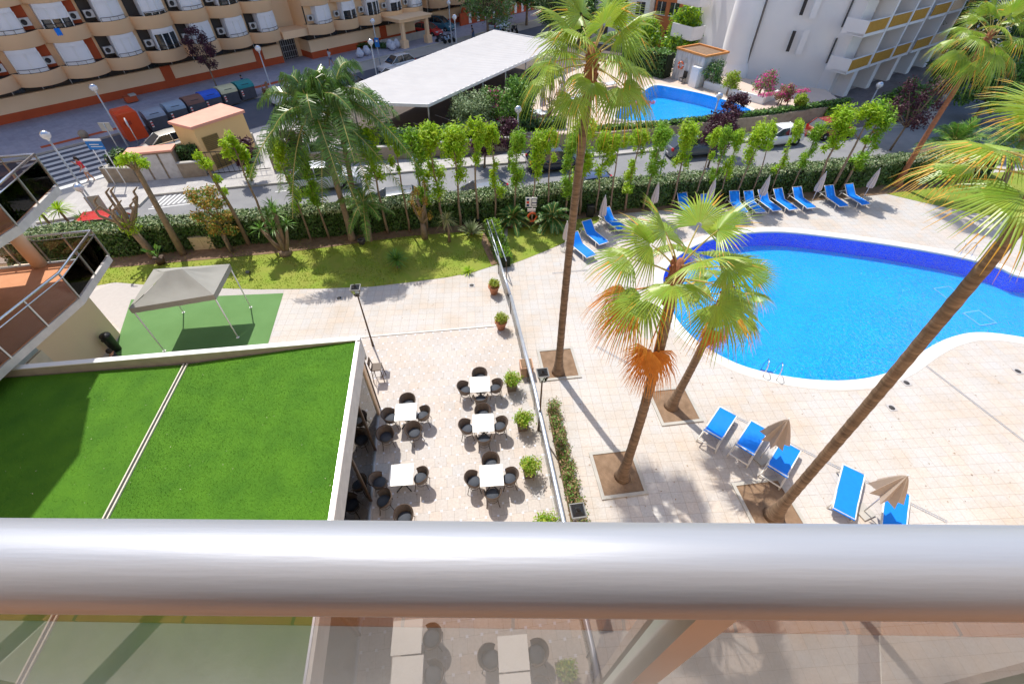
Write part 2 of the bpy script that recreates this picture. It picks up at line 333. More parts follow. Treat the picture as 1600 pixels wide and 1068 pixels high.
# pool rim: a low rounded band of pale stone
mb = MB(); n = len(POOL); prof = [(0, -.1), (0, .012), (.03, .022), (.52, .022), (.55, .004)]
lay = [offset(POOL, d) for d, z in prof]
mb.add([(p.x, p.y, prof[k][1]) for k in range(5) for p in lay[k]], [(k*n+i, k*n+(i+1) % n, (k+1)*n+(i+1) % n, (k+1)*n+i) for k in range(4) for i in range(n)])
o = mb.build('pool_rim', M_rim); o['kind'] = 'structure'
# basin
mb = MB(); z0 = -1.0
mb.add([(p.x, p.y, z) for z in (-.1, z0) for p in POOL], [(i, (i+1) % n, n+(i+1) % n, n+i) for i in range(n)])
M_pool_shade = tile_mat('shaded_pool_tiles', (.0, .10, .92), (.0, .14, .98), (.0, .16, .85), .10, .10, 0., HG, stain=(.8, .8, 1.))  # wall tiles bluer than the floor: shade of the far wall painted in
o = mb.build('pool_basin_wall', M_pool_shade); o['kind'] = 'structure'
fill('pool_basin_floor', [tuple(p)[:2] for p in POOL], [], z0, M_pool)
fill('pool_water', [tuple(p)[:2] for p in POOL], [], -.07, M_water)
# terrace paving on the left of the glass balustrade
TB = [G(765, 348), G(800, 470), G(880, 812), G(925, 1040), Vector((2.6, 0, 0))]
ter = [G(565, 527), G(765, 511)]; tx = TB[1]+(TB[2]-TB[1])*.06
fill('terrace_floor', [tuple(p)[:2] for p in [ter[0], G(790, 508), G(880, 812), G(925, 1045), Vector((2.5, -11, 0)), Vector((-9, -11, 0)), Vector((-7.4, 8, 0))]], [], .006, M_terr)
mb = MB(); mb.box((ter[0]+G(788, 508))/2+Vector((0, 0, .02)), ((G(788, 508)-ter[0]).length, .07, .04), math.atan2(*(G(788, 508)-ter[0]).yx)); o = mb.build('terrace_edge_strip', M_rim); o['kind'] = 'structure'
# lawn
lawn_f = gl([(60, 470), (130, 450), (180, 441), (240, 446), (300, 449), (400, 452), (500, 451), (580, 448), (640, 441), (700, 433), (740, 425), (775, 414)])
lawnL = lawn_f+[hedge0+hd*(G(790, 330)-hedge0).dot(hd)+hn*.3, hedge0-hd*12+hn*.3]
lawn_r = gl([(792, 415), (820, 405), (850, 393), (885, 378), (915, 358), (945, 340), (985, 322), (1040, 314)])
lawnM = lawn_r+[hedge0+hd*(G(1040, 305)-hedge0).dot(hd)+hn*.3, hedge0+hd*(G(790, 330)-hedge0).dot(hd)+hn*.3]
lawnR = gl([(1310, 294), (1345, 296), (1390, 304), (1440, 316), (1490, 327), (1540, 336), (1600, 345), (1700, 365)])+[Vector((50, 24, 0)), hedge0+hd*85+hn*.3, hedge0+hd*(G(1310, 290)-hedge0).dot(hd)+hn*.3]
for L in (lawnL, lawnM, lawnR): fill('lawn', [tuple(p)[:2] for p in L], [], .012, M_lawn)
def inpoly(p, L):
    c = False; n = len(L)
    for i in range(n):
        a, b = L[i], L[i-1]
        if (a.y > p[1]) != (b.y > p[1]) and p[0] < (b.x-a.x)*(p[1]-a.y)/(b.y-a.y)+a.x: c = not c
    return c
rr = random.Random(3); mb = MB(); vs = mb.v; 
for L, N in ((lawnL, 30000), (lawnM, 7000), (lawnR, 9000)):
    x0, x1 = min(p.x for p in L), max(p.x for p in L); y0, y1 = min(p.y for p in L), max(p.y for p in L)
    for k in range(N):
        x, y = rr.uniform(x0, min(x1, 42)), rr.uniform(y0, y1)
        if not inpoly((x, y), L) or (math.sin(x*1.7+y)+math.sin(y*2.3-x*.6)) < -1.2+rr.random()*1.2: continue
        a = rr.uniform(0, 6.28); h = rr.uniform(.03, .08); w = rr.uniform(.02, .04); ca, sa = math.cos(a)*w, math.sin(a)*w; o = len(mb.v)
        mb.v += [(x-ca, y-sa, .01), (x+ca, y+sa, .01), (x+rr.uniform(-.04, .04), y+rr.uniform(-.04, .04), h)]; mb.f.append((o, o+1, o+2)); mb.m.append(0); mb.smooth.append(False)
o = mb.build('lawn_grass', M_blade); o['kind'] = 'stuff'; tag(o, 'sunlit yellow green grass of the lawns along the hedge', 'grass')
# bare soil strip at the foot of the hedge
sp = [hedge0-hd*8-hn*.95, hedge0+hd*8-hn*1.25, hedge0+hd*16-hn*.8, hedge0+hd*22-hn*1.0, hedge0+hd*30-hn*.5, hedge0+hd*38-hn*.95, hedge0+hd*47-hn*1.2, hedge0+hd*56-hn*.7, hedge0+hd*56+hn*.4, hedge0-hd*8+hn*.4]
fill('soil_strip', [tuple(p)[:2] for p in crv(sp[:8], 6, False)+sp[8:]], [], .03, M_soil)
fill('soil_bed', [tuple(p)[:2] for p in gl([(758, 352), (775, 352), (792, 408), (768, 415), (752, 380)])], [], .035, M_soil)
# synthetic green carpet under the marquee
cp = gl([(205, 468), (443, 458), (412, 560), (165, 590)]); fill('green_carpet', [tuple(p)[:2] for p in cp], [], .008, M_mat)
fill('white_path', [tuple(p)[:2] for p in gl([(130, 462), (180, 441), (300, 449), (443, 452), (443, 458), (205, 468), (195, 520)])], [], .004, mat('pale_paving', (.46, .43, .41), .8, (.40, .37, .35), 5, .5))
# roads
k1 = gl([(60, 350), (140, 337), (218, 323), (234, 307), (300, 300), (400, 291), (560, 277), (737, 261), (950, 244), (1100, 229), (1200, 219), (1340, 204)])
rd = [hedge0-hd*60+hn*1.3, hedge0+hd*140+hn*1.3, hedge0+hd*140+hn*9.4, hedge0-hd*60+hn*9.4]
fill('road', [tuple(p)[:2] for p in rd], [], .004, M_asph2)
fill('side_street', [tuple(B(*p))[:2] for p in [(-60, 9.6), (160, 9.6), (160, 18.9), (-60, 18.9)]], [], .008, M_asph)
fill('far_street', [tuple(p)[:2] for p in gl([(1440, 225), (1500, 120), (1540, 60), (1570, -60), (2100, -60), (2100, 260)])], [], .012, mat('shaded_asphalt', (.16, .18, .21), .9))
blk = k1+[G(1440, 192), G(1500, 100), G(1530, 40), B(150, 45), B(150, 18.5), B(60, 18.5), B(1.5, 18.5)]
mb = MB(); mb.prism([tuple(p)[:2] for p in blk], -.1, .13); o = mb.build('block_pavement', tile_mat('block_paving', (.50, .48, .46), (.44, .42, .41), (.33, .31, .3), .4, .4, 0., R(11), stain=(.8, .8, .8))); o['kind'] = 'structure'
mb = MB(); 
for i in range(len(k1)-1):
    d = k1[i+1]-k1[i]; mb.box((k1[i]+k1[i+1])/2+Vector((0, 0, .07)), (d.length+.1, .16, .15), math.atan2(d.y, d.x))
o = mb.build('kerb', M_conc); o['kind'] = 'structure'
mb = MB(); mb.prism([tuple(B(*p))[:2] for p in [(-60, -3), (-60, 9.7), (16, 9.7), (19, 8.9), (30, 8.9), (33, 6.5), (150, 6.5), (150, -12), (27, -12), (27, -3)]], -.1, .13); o = mb.build('street_pavement', M_walk); o['kind'] = 'structure'
mb = MB()
for a, b in ((-60, 16), ): mb.box(B(-22, 9.75, .07), (76, .16, .15), AB)
mb.box(B(90, 6.55, .07), (114, .16, .15), AB); o = mb.build('street_kerb', M_conc); o['kind'] = 'structure'
fill('pavement_band', [tuple(B(*p))[:2] for p in [(1.2, 8.2), (7.2, 8.2), (7.2, 8.75), (1.2, 8.75)]], [], .135, M_red)
fill('pavement_band', [tuple(B(*p))[:2] for p in [(-8, 8.2), (-2, 8.2), (-2, 8.75), (-8, 8.75)]], [], .135, M_red)
fill('pavement_band', [tuple(B(*p))[:2] for p in [(20, 6.2), (25, 6.2), (25, 6.9), (20, 6.9)]], [], .135, M_red)
mb = MB()
for k in range(8):
    b = 10.3+k*1.05; mb.box(B(1.9, b, .012), (5.4, .5, .004), AB)
for k in range(7):
    p, q = G(238+8*k, 324-k*1.2), G(262+8*k, 303-k*1.0); d = q-p; mb.box((p+q)/2+Vector((0, 0, .008)), (d.length, .14, .004), math.atan2(d.y, d.x))
for p, q in ((G(232, 327), G(300, 318)), (G(262, 303), G(330, 297)), (G(430, 300), G(500, 292))): d = q-p; mb.box((p+q)/2+Vector((0, 0, .0095)), (d.length, .12, .003), math.atan2(d.y, d.x))
o = mb.build('road_marking', M_mark); o['kind'] = 'structure'
mb = MB()
for s in range(14, 64, 6):
    p = hedge0+hd*s+hn*3.35; mb.box(p+Vector((0, 0, .008)), (4.2, .1, .004), math.atan2(hd.y, hd.x)); mb.box(p-hn*.9+hd*2.6+Vector((0, 0, .008)), (.1, 1.8, .004), math.atan2(hd.y, hd.x))
o = mb.build('parking_line', M_green_mark); o['kind'] = 'structure'
# car park and court surfaces on the far block
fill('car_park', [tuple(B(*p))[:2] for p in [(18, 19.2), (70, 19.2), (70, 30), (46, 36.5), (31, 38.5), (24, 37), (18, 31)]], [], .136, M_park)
mb = MB()
for k in range(12):
    mb.box(B(22+k*2.6, 31, .142), (.1, 8.5, .004), AB+R(-14)*0)
o = mb.build('bay_marking', M_mark); o['kind'] = 'structure'
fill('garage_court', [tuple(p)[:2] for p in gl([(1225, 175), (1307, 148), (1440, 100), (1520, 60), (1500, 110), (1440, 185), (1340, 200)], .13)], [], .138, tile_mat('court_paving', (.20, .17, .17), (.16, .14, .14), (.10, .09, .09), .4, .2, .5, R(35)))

# raised terrace of the second pool with its own basin
Z2 = 1.2
p2 = gl([(800, 210), (880, 212), (950, 209), (1100, 194), (1200, 183), (1322, 164), (1290, 140), (1060, 108), (930, 96), (850, 132)], Z2)
pool2 = crv(gl([(1022, 134), (1050, 137), (1110, 150), (1172, 171), (1150, 182), (1060, 188), (965, 186), (975, 165), (1000, 147)], Z2), 4)
fill('upper_terrace', [tuple(p)[:2] for p in p2], [pool2], Z2, mat('upper_terrace_paving', (.62, .50, .41), .8, (.54, .43, .36), 1.5, .5))
mb = MB(); n = len(pool2); mb.add([(p.x, p.y, z) for z in (Z2, Z2-1.0) for p in pool2], [(i, (i+1) % n, n+(i+1) % n, n+i) for i in range(n)]); mb.add([(p.x, p.y, Z2-1.0) for p in pool2], [tuple(range(n))])
lay = [offset(pool2, d) for d in (0, .45)]; mb2 = MB(); mb2.add([(p.x, p.y, Z2+.012) for L in lay for p in L], [(i, (i+1) % n, n+(i+1) % n, n+i) for i in range(n)])
o = mb.build('upper_pool_basin', M_pool); o['kind'] = 'structure'; o = mb2.build('upper_pool_rim', M_rim); o['kind'] = 'structure'
fill('upper_pool_water', [tuple(p)[:2] for p in pool2], [], Z2-.06, M_water)
mb = MB()
for i in range(len(p2)):
    p, q = p2[i], p2[(i+1) % len(p2)]; d = q-p
    if i < 5: mb.box(((p+q)/2).xy.to_3d()+Vector((0, 0, .72)), (d.length+.1, .3, 1.24), math.atan2(d.y, d.x))
tag(mb.build('stone_retaining_wall', M_stone), 'long brown stone wall below the clipped hedge of the upper pool', 'wall')

# ---------------------------------------------------------------- small marks in the paving
def strip(u0, v0, u1, v1, w, label):
    p, q = G(u0, v0), G(u1, v1); d = q-p; mb = MB(); rz = math.atan2(d.y, d.x)
    for s in (-1, 1): mb.box((p+q)/2+Vector((-math.sin(rz), math.cos(rz), 0))*s*w*.46+Vector((0, 0, .01)), (d.length, w*.1, .012), rz)
    k = int(d.length/.08); 
    for i in range(k): mb.box(p+d*((i+.5)/k)+Vector((0, 0, .008)), (.045, w*.84, .01), rz, 1)
    tag(mb.build('channel_drain', [M_alu, mat('drain_grey', (.42, .41, .42), .6)]), label, 'drain')
strip(863, 427, 918, 422, .09, 'short grey channel drain crossing behind the tallest left palm trunk')
strip(930, 540, 990, 572, .10, 'short slanting grey channel drain between the left palm and the pool')
strip(1145, 649, 1480, 815, .10, 'long grey channel drain running past the near blue loungers')
strip(1445, 570, 1640, 720, .09, 'grey channel drain leaving the pool inlet towards lower right')
for (u, v), lb in zip([(1393, 637), (1590, 580), (1416, 598), (737, 446), (530, 466)],
    ['square floor drain just beyond the near right palm trunk', 'square floor drain at the right end of the deck', 'pale skimmer lid close to the pool rim', 'small round floor light in front of the lawn edge', 'small round floor light beyond the terrace lantern']):
    mb = MB(); mb.box((0, 0, .012), (.32, .32, .014), 0, 0); mb.lathe([(.001, .03), (.10, .03), (.12, .02)], 16, mi=1)
    tag(mb.build('floor_drain', [mat('drain_plate', (.50, .48, .48), .6), M_dark], loc=G(u, v), rz=HG), lb, 'drain')
for (u, v), lb in zip([(1482, 458), (1530, 497)], ['white outlined square grate on the pool floor with a green leaf', 'white outlined square grate on the pool floor near the inlet']):
    mb = MB(); g = G(u, v, z0); w = .5
    for s in (-1, 1): mb.box((s*w, 0, .02), (.05, 2*w, .03)); mb.box((0, s*w, .02), (2*w+.05, .05, .03))
    mb.box((0, 0, .012), (2*w-.05, 2*w-.05, .015), 0, 1)
    tag(mb.build('pool_grate', [M_white, M_pool], loc=g, rz=.2), lb, 'grate')
# tree pits
def pit(u, v, lab, w=1.55, d=1.75, off=(0, 0)):
    p = G(u, v)+UH*off[0]+VH*off[1]; t = thing('tree_pit', lab, 'tree pit', p, HG)
    mb = MB(); mb.box((0, 0, .012), (w-.1, d-.1, .02)); mb.build('soil', M_soil, t)
    mb = MB()
    for s in (-1, 1): mb.box((s*w/2, 0, .02), (.12, d+.12, .06)); mb.box((0, s*d/2, .021), (w-.12, .12, .06))
    mb.build('stone_edging', M_conc, t)
pit(872, 572, 'square earth pit round the tallest left palm, edged in grey stone', off=(0.05, .15))
pit(968, 742, 'square earth pit round the middle palm beside its crown shadow', off=(-.05, .1))
pit(1052, 635, 'square earth pit round the palm closest to the pool rim', 1.6, 1.7, off=(.05, .05))
pit(1215, 798, 'square earth pit round the near right palm behind the handrail', 1.7, 1.8, off=(-.2, .2))

# ================================================================ CREAM APARTMENT BLOCK (street frame)
FL = 2.74; Z0 = 2.75; BW = 3.45
cb = thing('apartment_block', 'long cream apartment block with rounded balconies and white shutters above a red base', 'building', OB, AB)
def LB(a, b, z=0.): return Vector((a, -b, z))           # local coordinates of the block (b towards the street)
def strip_wall(name, m, a0, a1, b0, b1, z0, z1): mb = MB(); mb.box(((a0+a1)/2, -(b0+b1)/2, (z0+z1)/2), (a1-a0, b1-b0, z1-z0)); return mb.build(name, m, cb)
secs = [(-45, 27.1, 0.), (30.2, 46.4, 1.2), (50, 95, -1.0)]
for a0, a1, b0 in secs:
    strip_wall('wall', M_cream2, a0, a1, b0-8, b0-.02, .0, 2.0)
    strip_wall('base_band', M_red, a0-.02, a1+.02, b0-8.1, b0+.03, .1, .82)
    strip_wall('clerestory', M_dark, a0+.1, a1-.1, b0-8, b0-.35, 2.0, Z0)
    for k in range(int((a1-max(a0, -12))/2.2)):
        x = max(a0, -12)+1.1+k*2.2; mb = MB(); mb.box((x, -(b0-.32), 2.35), (.06, .06, .72)); mb.box((x+.48, -(b0-.33), 2.35), (.9, .03, .5), 0, 1); mb.build('clerestory_window', [M_alu, M_carglass], cb)
    strip_wall('upper_wall', M_cream, a0, a1, b0-9, b0+.9, Z0, 29)
for a in (-12, -2, 14.6, 24.4, 41, 57, 66): mb = MB(); mb.box((a, -.0-(1.22 if a == 41 else 0), 1.05), (1.0, .12, 2.0)); mb.build('pilaster', M_red, cb)
strip_wall('recessed_wall', M_cream2, 27.0, 30.3, -6, -1.2, 0, 29); strip_wall('recessed_wall', M_cream2, 46.3, 50.1, -8, -2, 0, 29)
mb = MB(); mb.box((28.7, 1.16, 1.15), (1.9, .06, 2.3), 0, 1)
for k in range(7): mb.box((27.85+k*.28, 1.12, 1.2), (.04, .05, 2.2))
for k in range(4): mb.box((28.7, 1.1, .3+k*.6), (1.8, .04, .04))
mb.build('entrance_door', [M_alu, M_dark], cb)
mb = MB(); mb.box((28.7, -.6, 3.05), (3.4, 2.6, .7)); mb.build('entrance_canopy', M_cream, cb)
# one bay = curved parapet with window, handrail and air conditioner
def bulge(t, d=1.5): return d*(max(0, math.sin(math.pi*min(1, max(0, t)))))**.62
def bay(flip, op=0., col=0, ac=True):
    N = 20
    def pt(t, inset=0.): tt = 1-t if flip else t; return (t*BW, -(bulge(tt*.94+.03)-inset))
    mb = MB(); zs = [(0, .08), (.05, 0), (.98, 0), (1.02, -.03), (1.02, .14)]
    vs = [(pt(k/N, i)[0], pt(k/N, i)[1], z) for z, i in zs for k in range(N+1)]
    mb.add(vs, [(j*(N+1)+k, j*(N+1)+k+1, (j+1)*(N+1)+k+1, (j+1)*(N+1)+k) for j in range(4) for k in range(N)], 0, False)
    mb.smooth = [True]*len(mb.smooth)
    o = len(mb.v); mb.add([(pt(k/N, .06)[0], pt(k/N, .06)[1], 0) for k in range(N+1)]+[(k/N*BW, .3, 0) for k in range(N+1)], [(k, k+1, N+2+k, N+1+k) for k in range(N)])
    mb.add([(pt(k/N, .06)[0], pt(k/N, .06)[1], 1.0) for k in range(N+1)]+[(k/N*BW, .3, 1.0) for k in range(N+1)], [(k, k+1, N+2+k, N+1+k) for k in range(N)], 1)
    bal = mb.build('balcony', [M_cream, M_dark]); w = (.12, .70) if not flip else (.30, .88)
    # window: shutters following the curve, proud posts
    mb = MB(); T = [w[0]+(w[1]-w[0])*i/12 for i in range(13)]
    def q(t, ins, z): p = pt(t, ins); return (p[0], p[1], z)
    mb.add([q(t, .22, z) for z in (1.02, 2.42) for t in T], [(k, k+1, 14+k, 13+k) for k in range(12)], 2)
    mb.add([q(t, .16, z) for z in (1.02+op*1.4, 2.42) for t in T], [(k, k+1, 14+k, 13+k) for k in range(12)], 0)
    mb.add([q(t, .10, z) for z in (2.42, 2.74) for t in T], [(k, k+1, 14+k, 13+k) for k in range(12)], 0)
    for t in [w[0]+(w[1]-w[0])*i/(2+col) for i in range(3+col)]: p = pt(t, .13); mb.box((p[0], p[1], 1.72), (.08, .09, 1.4), 0, 1)
    for t in (w[0], w[1]): p = pt(t, .2); mb.box((p[0], p[1]/2+.1, 1.87), (.05, abs(p[1])+.2, 1.7), 0, 0)
    win = mb.build('window', [M_shutter if col < 2 else M_cream2, M_white, M_carglass], bal)
    mb = MB(); mb.tube([q(t, -.02, 1.32) for t in T], .022, 6)
    for t in T[::4]: mb.tube([q(t, -.02, 1.0), q(t, -.02, 1.32)], .016, 5)
    mb.add([q(t, i, 1.035) for i in (.12, -.06) for t in T], [(k, k+1, 14+k, 13+k) for k in range(12)], 0)
    mb.build('handrail', M_brown, bal)
    c = .83 if not flip else .16; p = pt(c, .5); mb = MB(); mb.box((p[0], p[1], 1.62), (.72, .3, .55), 0, 0); mb.lathe([(.001, 0), (.2, 0), (.2, .02)], 14, (0, 0, 0), 1)
    for i in range(len(mb.v)-42, len(mb.v)): v = mb.v[i]; mb.v[i] = (p[0]-.08+v[0], p[1]-.155-v[2], 1.62+v[1])
    if ac: mb.build('air_conditioner', [M_ac, M_dark], bal)
    mb = MB(); p = pt(c, .75); mb.box((p[0], -.05, 1.87), (.9, .1, 1.7), 0, 0)
    mb.build('recess_wall', [M_red if not flip else M_dark], bal)
    mb = MB(); e = (.72, .97) if not flip else (.03, .28); TT = [e[0]+(e[1]-e[0])*i/4 for i in range(5)]
    mb.add([q(t, i, 1.04) for i in (.14, -.04) for t in TT], [(k, k+1, 6+k, 5+k) for k in range(4)], 0); mb.build('parapet_cap', M_brown, bal)
    return bal
P0_ = [bay(False), bay(False, .0, 1), bay(False, .45, 1), bay(False, .0, 0, False)]; P1_ = [bay(True), bay(True, 0., 1), bay(True, .6, 0), bay(True, .15, 1, False), bay(True, .9, 1)]
rb = random.Random(5); nb = 0
starts = [(-7.35+BW*i, .9) for i in range(10)]+[(30.0+BW*i, 1.9) for i in range(5)]+[(50.2+BW*i, -.1) for i in range(8)]
for i, (a, b) in enumerate(starts):
    for k in range(5 if i > 6 else 4):
        if nb >= 98: break
        src = rb.choice(P0_ if i < 5 else P1_)
        c = copy_tree(src, cb); c.location = (a, -b, Z0+k*FL); nb += 1
        c.scale = (1, 1, 1)
for s in P0_+P1_:
    for ch in list(s.children): bpy.data.objects.remove(ch)
    bpy.data.objects.remove(s)
# cloths hung from the windows
for (a, b, z, m, lb, w, h) in [(7.3, 2.35, 6.55, M_blue, 'small blue cloth hanging from a balcony window rail', .4, .55), (10.6, 2.3, 9.1, mat('lilac_cloth', (.5, .48, .7), .8), 'lilac laundry hanging below a dark balcony window', .7, .5),
                              (16.6, 2.3, 8.9, mat('patterned_cloth', (.30, .42, .75), .8, (.75, .75, .8), 9, .8), 'blue and white patterned towel hung out beside a curved balcony', .9, .5)]:
    mb = MB(); mb.add([(x*w/6, .03*math.sin(x*2.), -z2*h/3*(1 if x % 2 else .85)) for z2 in range(4) for x in range(7)], [(j*7+i, j*7+i+1, (j+1)*7+i+1, (j+1)*7+i) for j in range(3) for i in range(6)], 0, True)
    tag(mb.build('hanging_cloth', m, loc=B(a, b, z), rz=AB), lb, 'laundry')
# porch with two square pillars, in front of the block
pt_ = thing('entrance_porch', 'cream entrance porch on two thick pillars before the apartment block', 'porch', B(41.5, 2.8), AB)
mb = MB(); mb.box((1.6, -1.2, 3.05), (5.2, 3.4, .3)); mb.box((1.6, -1.2, 3.25), (5.5, 3.7, .1)); mb.build('roof', M_cream, pt_)
for x in (-.4, 3.6): mb = MB(); mb.box((x, -2.5, .55), (.8, .8, .9)); mb.box((x, -2.5, 1.95), (.42, .42, 1.95)); mb.build('pillar', M_cream, pt_)
mb = MB(); mb.box((1.6, 0, .5), (8, .15, .9)); mb.build('low_wall', M_conc, pt_)
tw = thing('garden_wall', 'red and white striped street wall beyond the parked teal van', 'wall', B(56, 1.2), AB)
mb = MB(); mb.box((9, 0, .85), (20, .25, 1.6)); mb.build('wall', M_red, tw)
mb = MB(); 
for k in range(11): mb.box((1.0+k*1.75, -.14, .9), (.55, .06, 1.3))
mb.build('white_panel', M_white, tw)
mb = MB(); mb.box((0, 0, .35), (1.0, .8, .5)); mb.box((.25, -.15, .65), (.55, .6, .12), 0, 1); tag(mb.build('planter', [M_red, M_conc], loc=B(10, 2.0, .13), rz=AB), 'low red masonry planter against the block beside the red skip', 'planter')

# ================================================================ WHITE TOWER BLOCK
wb = thing('tower_block', 'white rendered tower block with yellow balconies, curved stair tower and ground floor garages', 'building', (0, 0, 0))
AW = AB-R(13); dw = Vector((math.cos(AW), math.sin(AW), 0)); nw = Vector((dw.y, -dw.x, 0)); K0 = B(57, 52.1); K1 = B(54, 42.2); K2 = B(57, 37)
def Wp(s, o=0., z=0.): p = K0+dw*s+nw*o; return Vector((p.x, p.y, z))
mb = MB(); mb.prism([tuple(p)[:2] for p in (Wp(-.02, -1.3), K1, K2, K2+dw*26-nw*2, Wp(34, -8), Wp(34, -1.3))], 0, 34); mb.build('wall', M_wwall, wb)
mb = MB(); mb.prism([tuple(p)[:2] for p in (Wp(0, 0), Wp(0, -1.3), Wp(2.2, -1.3), Wp(2.2, 0))], 0, 34)
mb.build('corner_wall', M_wwall, wb)
mb = MB(); c = K1+Vector((.6, -.3, 0)); mb.lathe([(1.5, 2.2), (1.35, 3.4), (1.3, 34)], 28, (c.x, c.y, 0)); mb.lathe([(1.75, 0), (1.75, 1.6), (1.5, 2.2)], 28, (c.x, c.y, 0)); mb.build('stair_tower', M_wwall, wb)
q = K1+(K0-K1)*.20; oo = Vector((K0.y-K1.y, -(K0.x-K1.x), 0)).normalized(); oo = oo if oo.x < 0 or oo.y < 0 else -oo
mb = MB(); mb.tube([q+oo*.12+Vector((0, 0, z)) for z in (.6, 34)], .11, 10); mb.build('drainpipe', mat('grey_pipe', (.22, .21, .21), .6), wb)
for zz in (3.6, 6.55, 9.5): mb = MB(); p = K1+(K0-K1)*.52+oo*.02; mb.box((p.x, p.y, zz+.75), (.3, .1, 1.7), math.atan2(K0.y-K1.y, K0.x-K1.x)); mb.build('slit_window', M_dark, wb)
for zz in (3.6, 6.5): mb = MB(); p = K1+(K0-K1)*.62+oo*.02; mb.box((p.x, p.y, zz+.75), (.5, .03, 2.), math.atan2(K0.y-K1.y, K0.x-K1.x)); mb.build('slit_frame', M_wwall, wb)
for f in range(4):
    zz = 2.5+f*2.95
    for k in range(8):
        s0 = -1.4+k*4.5; s1 = s0+3.9
        if k and k % 2 == 0: s1 = s0+3.2
        bt = MB(); bt.box(Wp((s0+s1)/2, .65, zz+.12), (s1-s0, 1.5, .24), AW); 
        if k == 0: bt.box(Wp(s0+.06, .4, zz+.65), (.12, 2.0, 1.15), AW)
        bal = bt.build('balcony', M_wwall, wb)
        mb = MB(); mb.box(Wp((s0+s1)/2, 1.36, zz+.72), (s1-s0-.15, .07, .9), AW)
        for j in range(int((s1-s0)/.18)): mb.box(Wp(s0+.12+j*.18, 1.405, zz+.72), (.1, .02, .88), AW)
        mb.build('yellow_panel', M_yel if k != 4 else M_cream2, bal)
        mb = MB(); mb.box(Wp((s0+s1)/2, 1.38, zz+1.21), (s1-s0, .12, .07), AW); mb.build('rail', M_white, bal)
        mb = MB(); mb.box(Wp((s0+s1)/2+.3, -1.26, zz+1.3), (2.2, .06, 2.1), AW); mb.box(Wp((s0+s1)/2+.3, -1.22, zz+1.3), (.07, .06, 2.1), AW, 1); mb.build('balcony_window', [M_carglass, M_white], bal)
        fw = MB(); fw.box(Wp(s1+.3, .1, zz+1.45), (.35, 2.6, 2.95), AW); fw.build('fin_wall', M_wwall, wb)
for k in range(8):
    mb = MB(); mb.box(Wp(1.1+4.5*k+.1, -.05, 1.25), (.8, 2.5, 2.5), AW); mb.build('pier', M_wwall, wb)
    mb = MB(); mb.box(Wp(3.4+4.5*k, -.9, 1.2), (3.7, .1, 2.4), AW)
    for j in range(9): mb.box(Wp(3.4+4.5*k, -.84, .25+j*.26), (3.6, .03, .02), AW, 1)
    mb.build('garage_door', [mat('garage_grey', (.30, .31, .32), .6), M_dark], wb)
# balconies on the west face
for zz in (3.3, 6.25, 9.2):
    p = K2+Vector((-1.2, -.6, 0)); mb = MB(); mb.box((p.x, p.y, zz), (1.6, 3.0, .18), AW-R(5)); 
    for s in (-1, ): mb.box(Vector((p.x, p.y, zz+.6))-dw*.85, (.1, 3.0, 1.1), AW-R(5)); mb.box(Vector((p.x, p.y, zz+.6))+nw*1.5, (1.7, .1, 1.1), AW-R(5))
    mb.build('side_balcony', M_wwall, wb)
# pool cabin with life buoy
cA, cB_ = G(1048, 124, Z2*.9), G(1090, 139, Z2*.9); cd = (cB_-cA); cd.z = 0; cl = cd.length; cr = math.atan2(cd.y, cd.x)
cbn = thing('pool_cabin', 'small weathered white pool cabin with an orange roof edge', 'hut', (cA.x, cA.y, Z2-.1), cr)
mb = MB(); mb.box((cl/2, 1.5, 1.3), (cl, 3, 2.6)); mb.build('wall', mat('stained_white', (.72, .70, .67), .9, (.34, .34, .34), 1.6, .8, stretch=(2.5, 2.5, .5)), cbn)
mb = MB()
for (x, y, a, b) in ((cl/2, 0, cl+.2, .16), (cl/2, 3, cl+.2, .16), (0, 1.5, .16, 2.9), (cl, 1.5, .16, 2.9)): mb.box((x, y, 2.72), (a, b, .16))
mb.build('roof_edge', mat('orange_edge', (.75, .32, .10), .8), cbn)
mb = MB(); mb.box((cl/2, 1.5, 2.63), (cl-.15, 2.85, .05)); mb.build('roof', M_soil, cbn)
mb = MB(); mb.box((cl*.40, -.02, 1.95), (.35, .05, .4)); mb.build('vent', M_conc, cbn)
mb = MB(); mb.box((cl*.88, -.25, .9), (.9, .5, 1.8)); mb.build('locker', M_white, cbn)
def ring(r0, r1, seg=20): 
    mb = MB(); vs = []; fs = []
    for i in range(seg):
        a = 2*math.pi*i/seg
        for j in range(8): b = 2*math.pi*j/8; rr_ = r0+r1*math.cos(b); vs.append((rr_*math.cos(a), r1*math.sin(b), rr_*math.sin(a)))
    for i in range(seg):
        for j in range(8): fs.append((i*8+j, i*8+(j+1) % 8, ((i+1) % seg)*8+(j+1) % 8, ((i+1) % seg)*8+j))
    mb.add(vs, fs, 0, True)
    for k in range(len(fs)): mb.m[k] = 1 if (k//8) % 5 == 0 else 0
    return mb
M_buoy = mat('buoy_orange', (.85, .16, .05), .6)
mb = ring(.3, .07); p = Vector((cA.x, cA.y, 0))+cd.normalized()*cl*.26; tag(mb.build('life_buoy', [M_buoy, M_white], loc=Vector((p.x, p.y, Z2+1.35))+Vector((math.sin(cr), -math.cos(cr), 0))*.09, rz=cr), 'orange and white life buoy hung on the pool cabin wall', 'life buoy')
mb = MB(); p = Vector((cA.x, cA.y, Z2))+cd.normalized()*cl*.50+Vector((math.sin(cr), -math.cos(cr), 0))*.35
for x, y in ((-.2, -.2), (.2, -.2), (-.2, .2), (.2, .2)): mb.tube([(x, y, 0), (x, y, .45)], .02, 5)
mb.box((0, 0, .46), (.45, .45, .05)); mb.box((0, .22, .75), (.45, .05, .55)); tag(mb.build('chair', M_black, loc=p, rz=cr), 'black plastic chair in front of the pool cabin', 'chair')
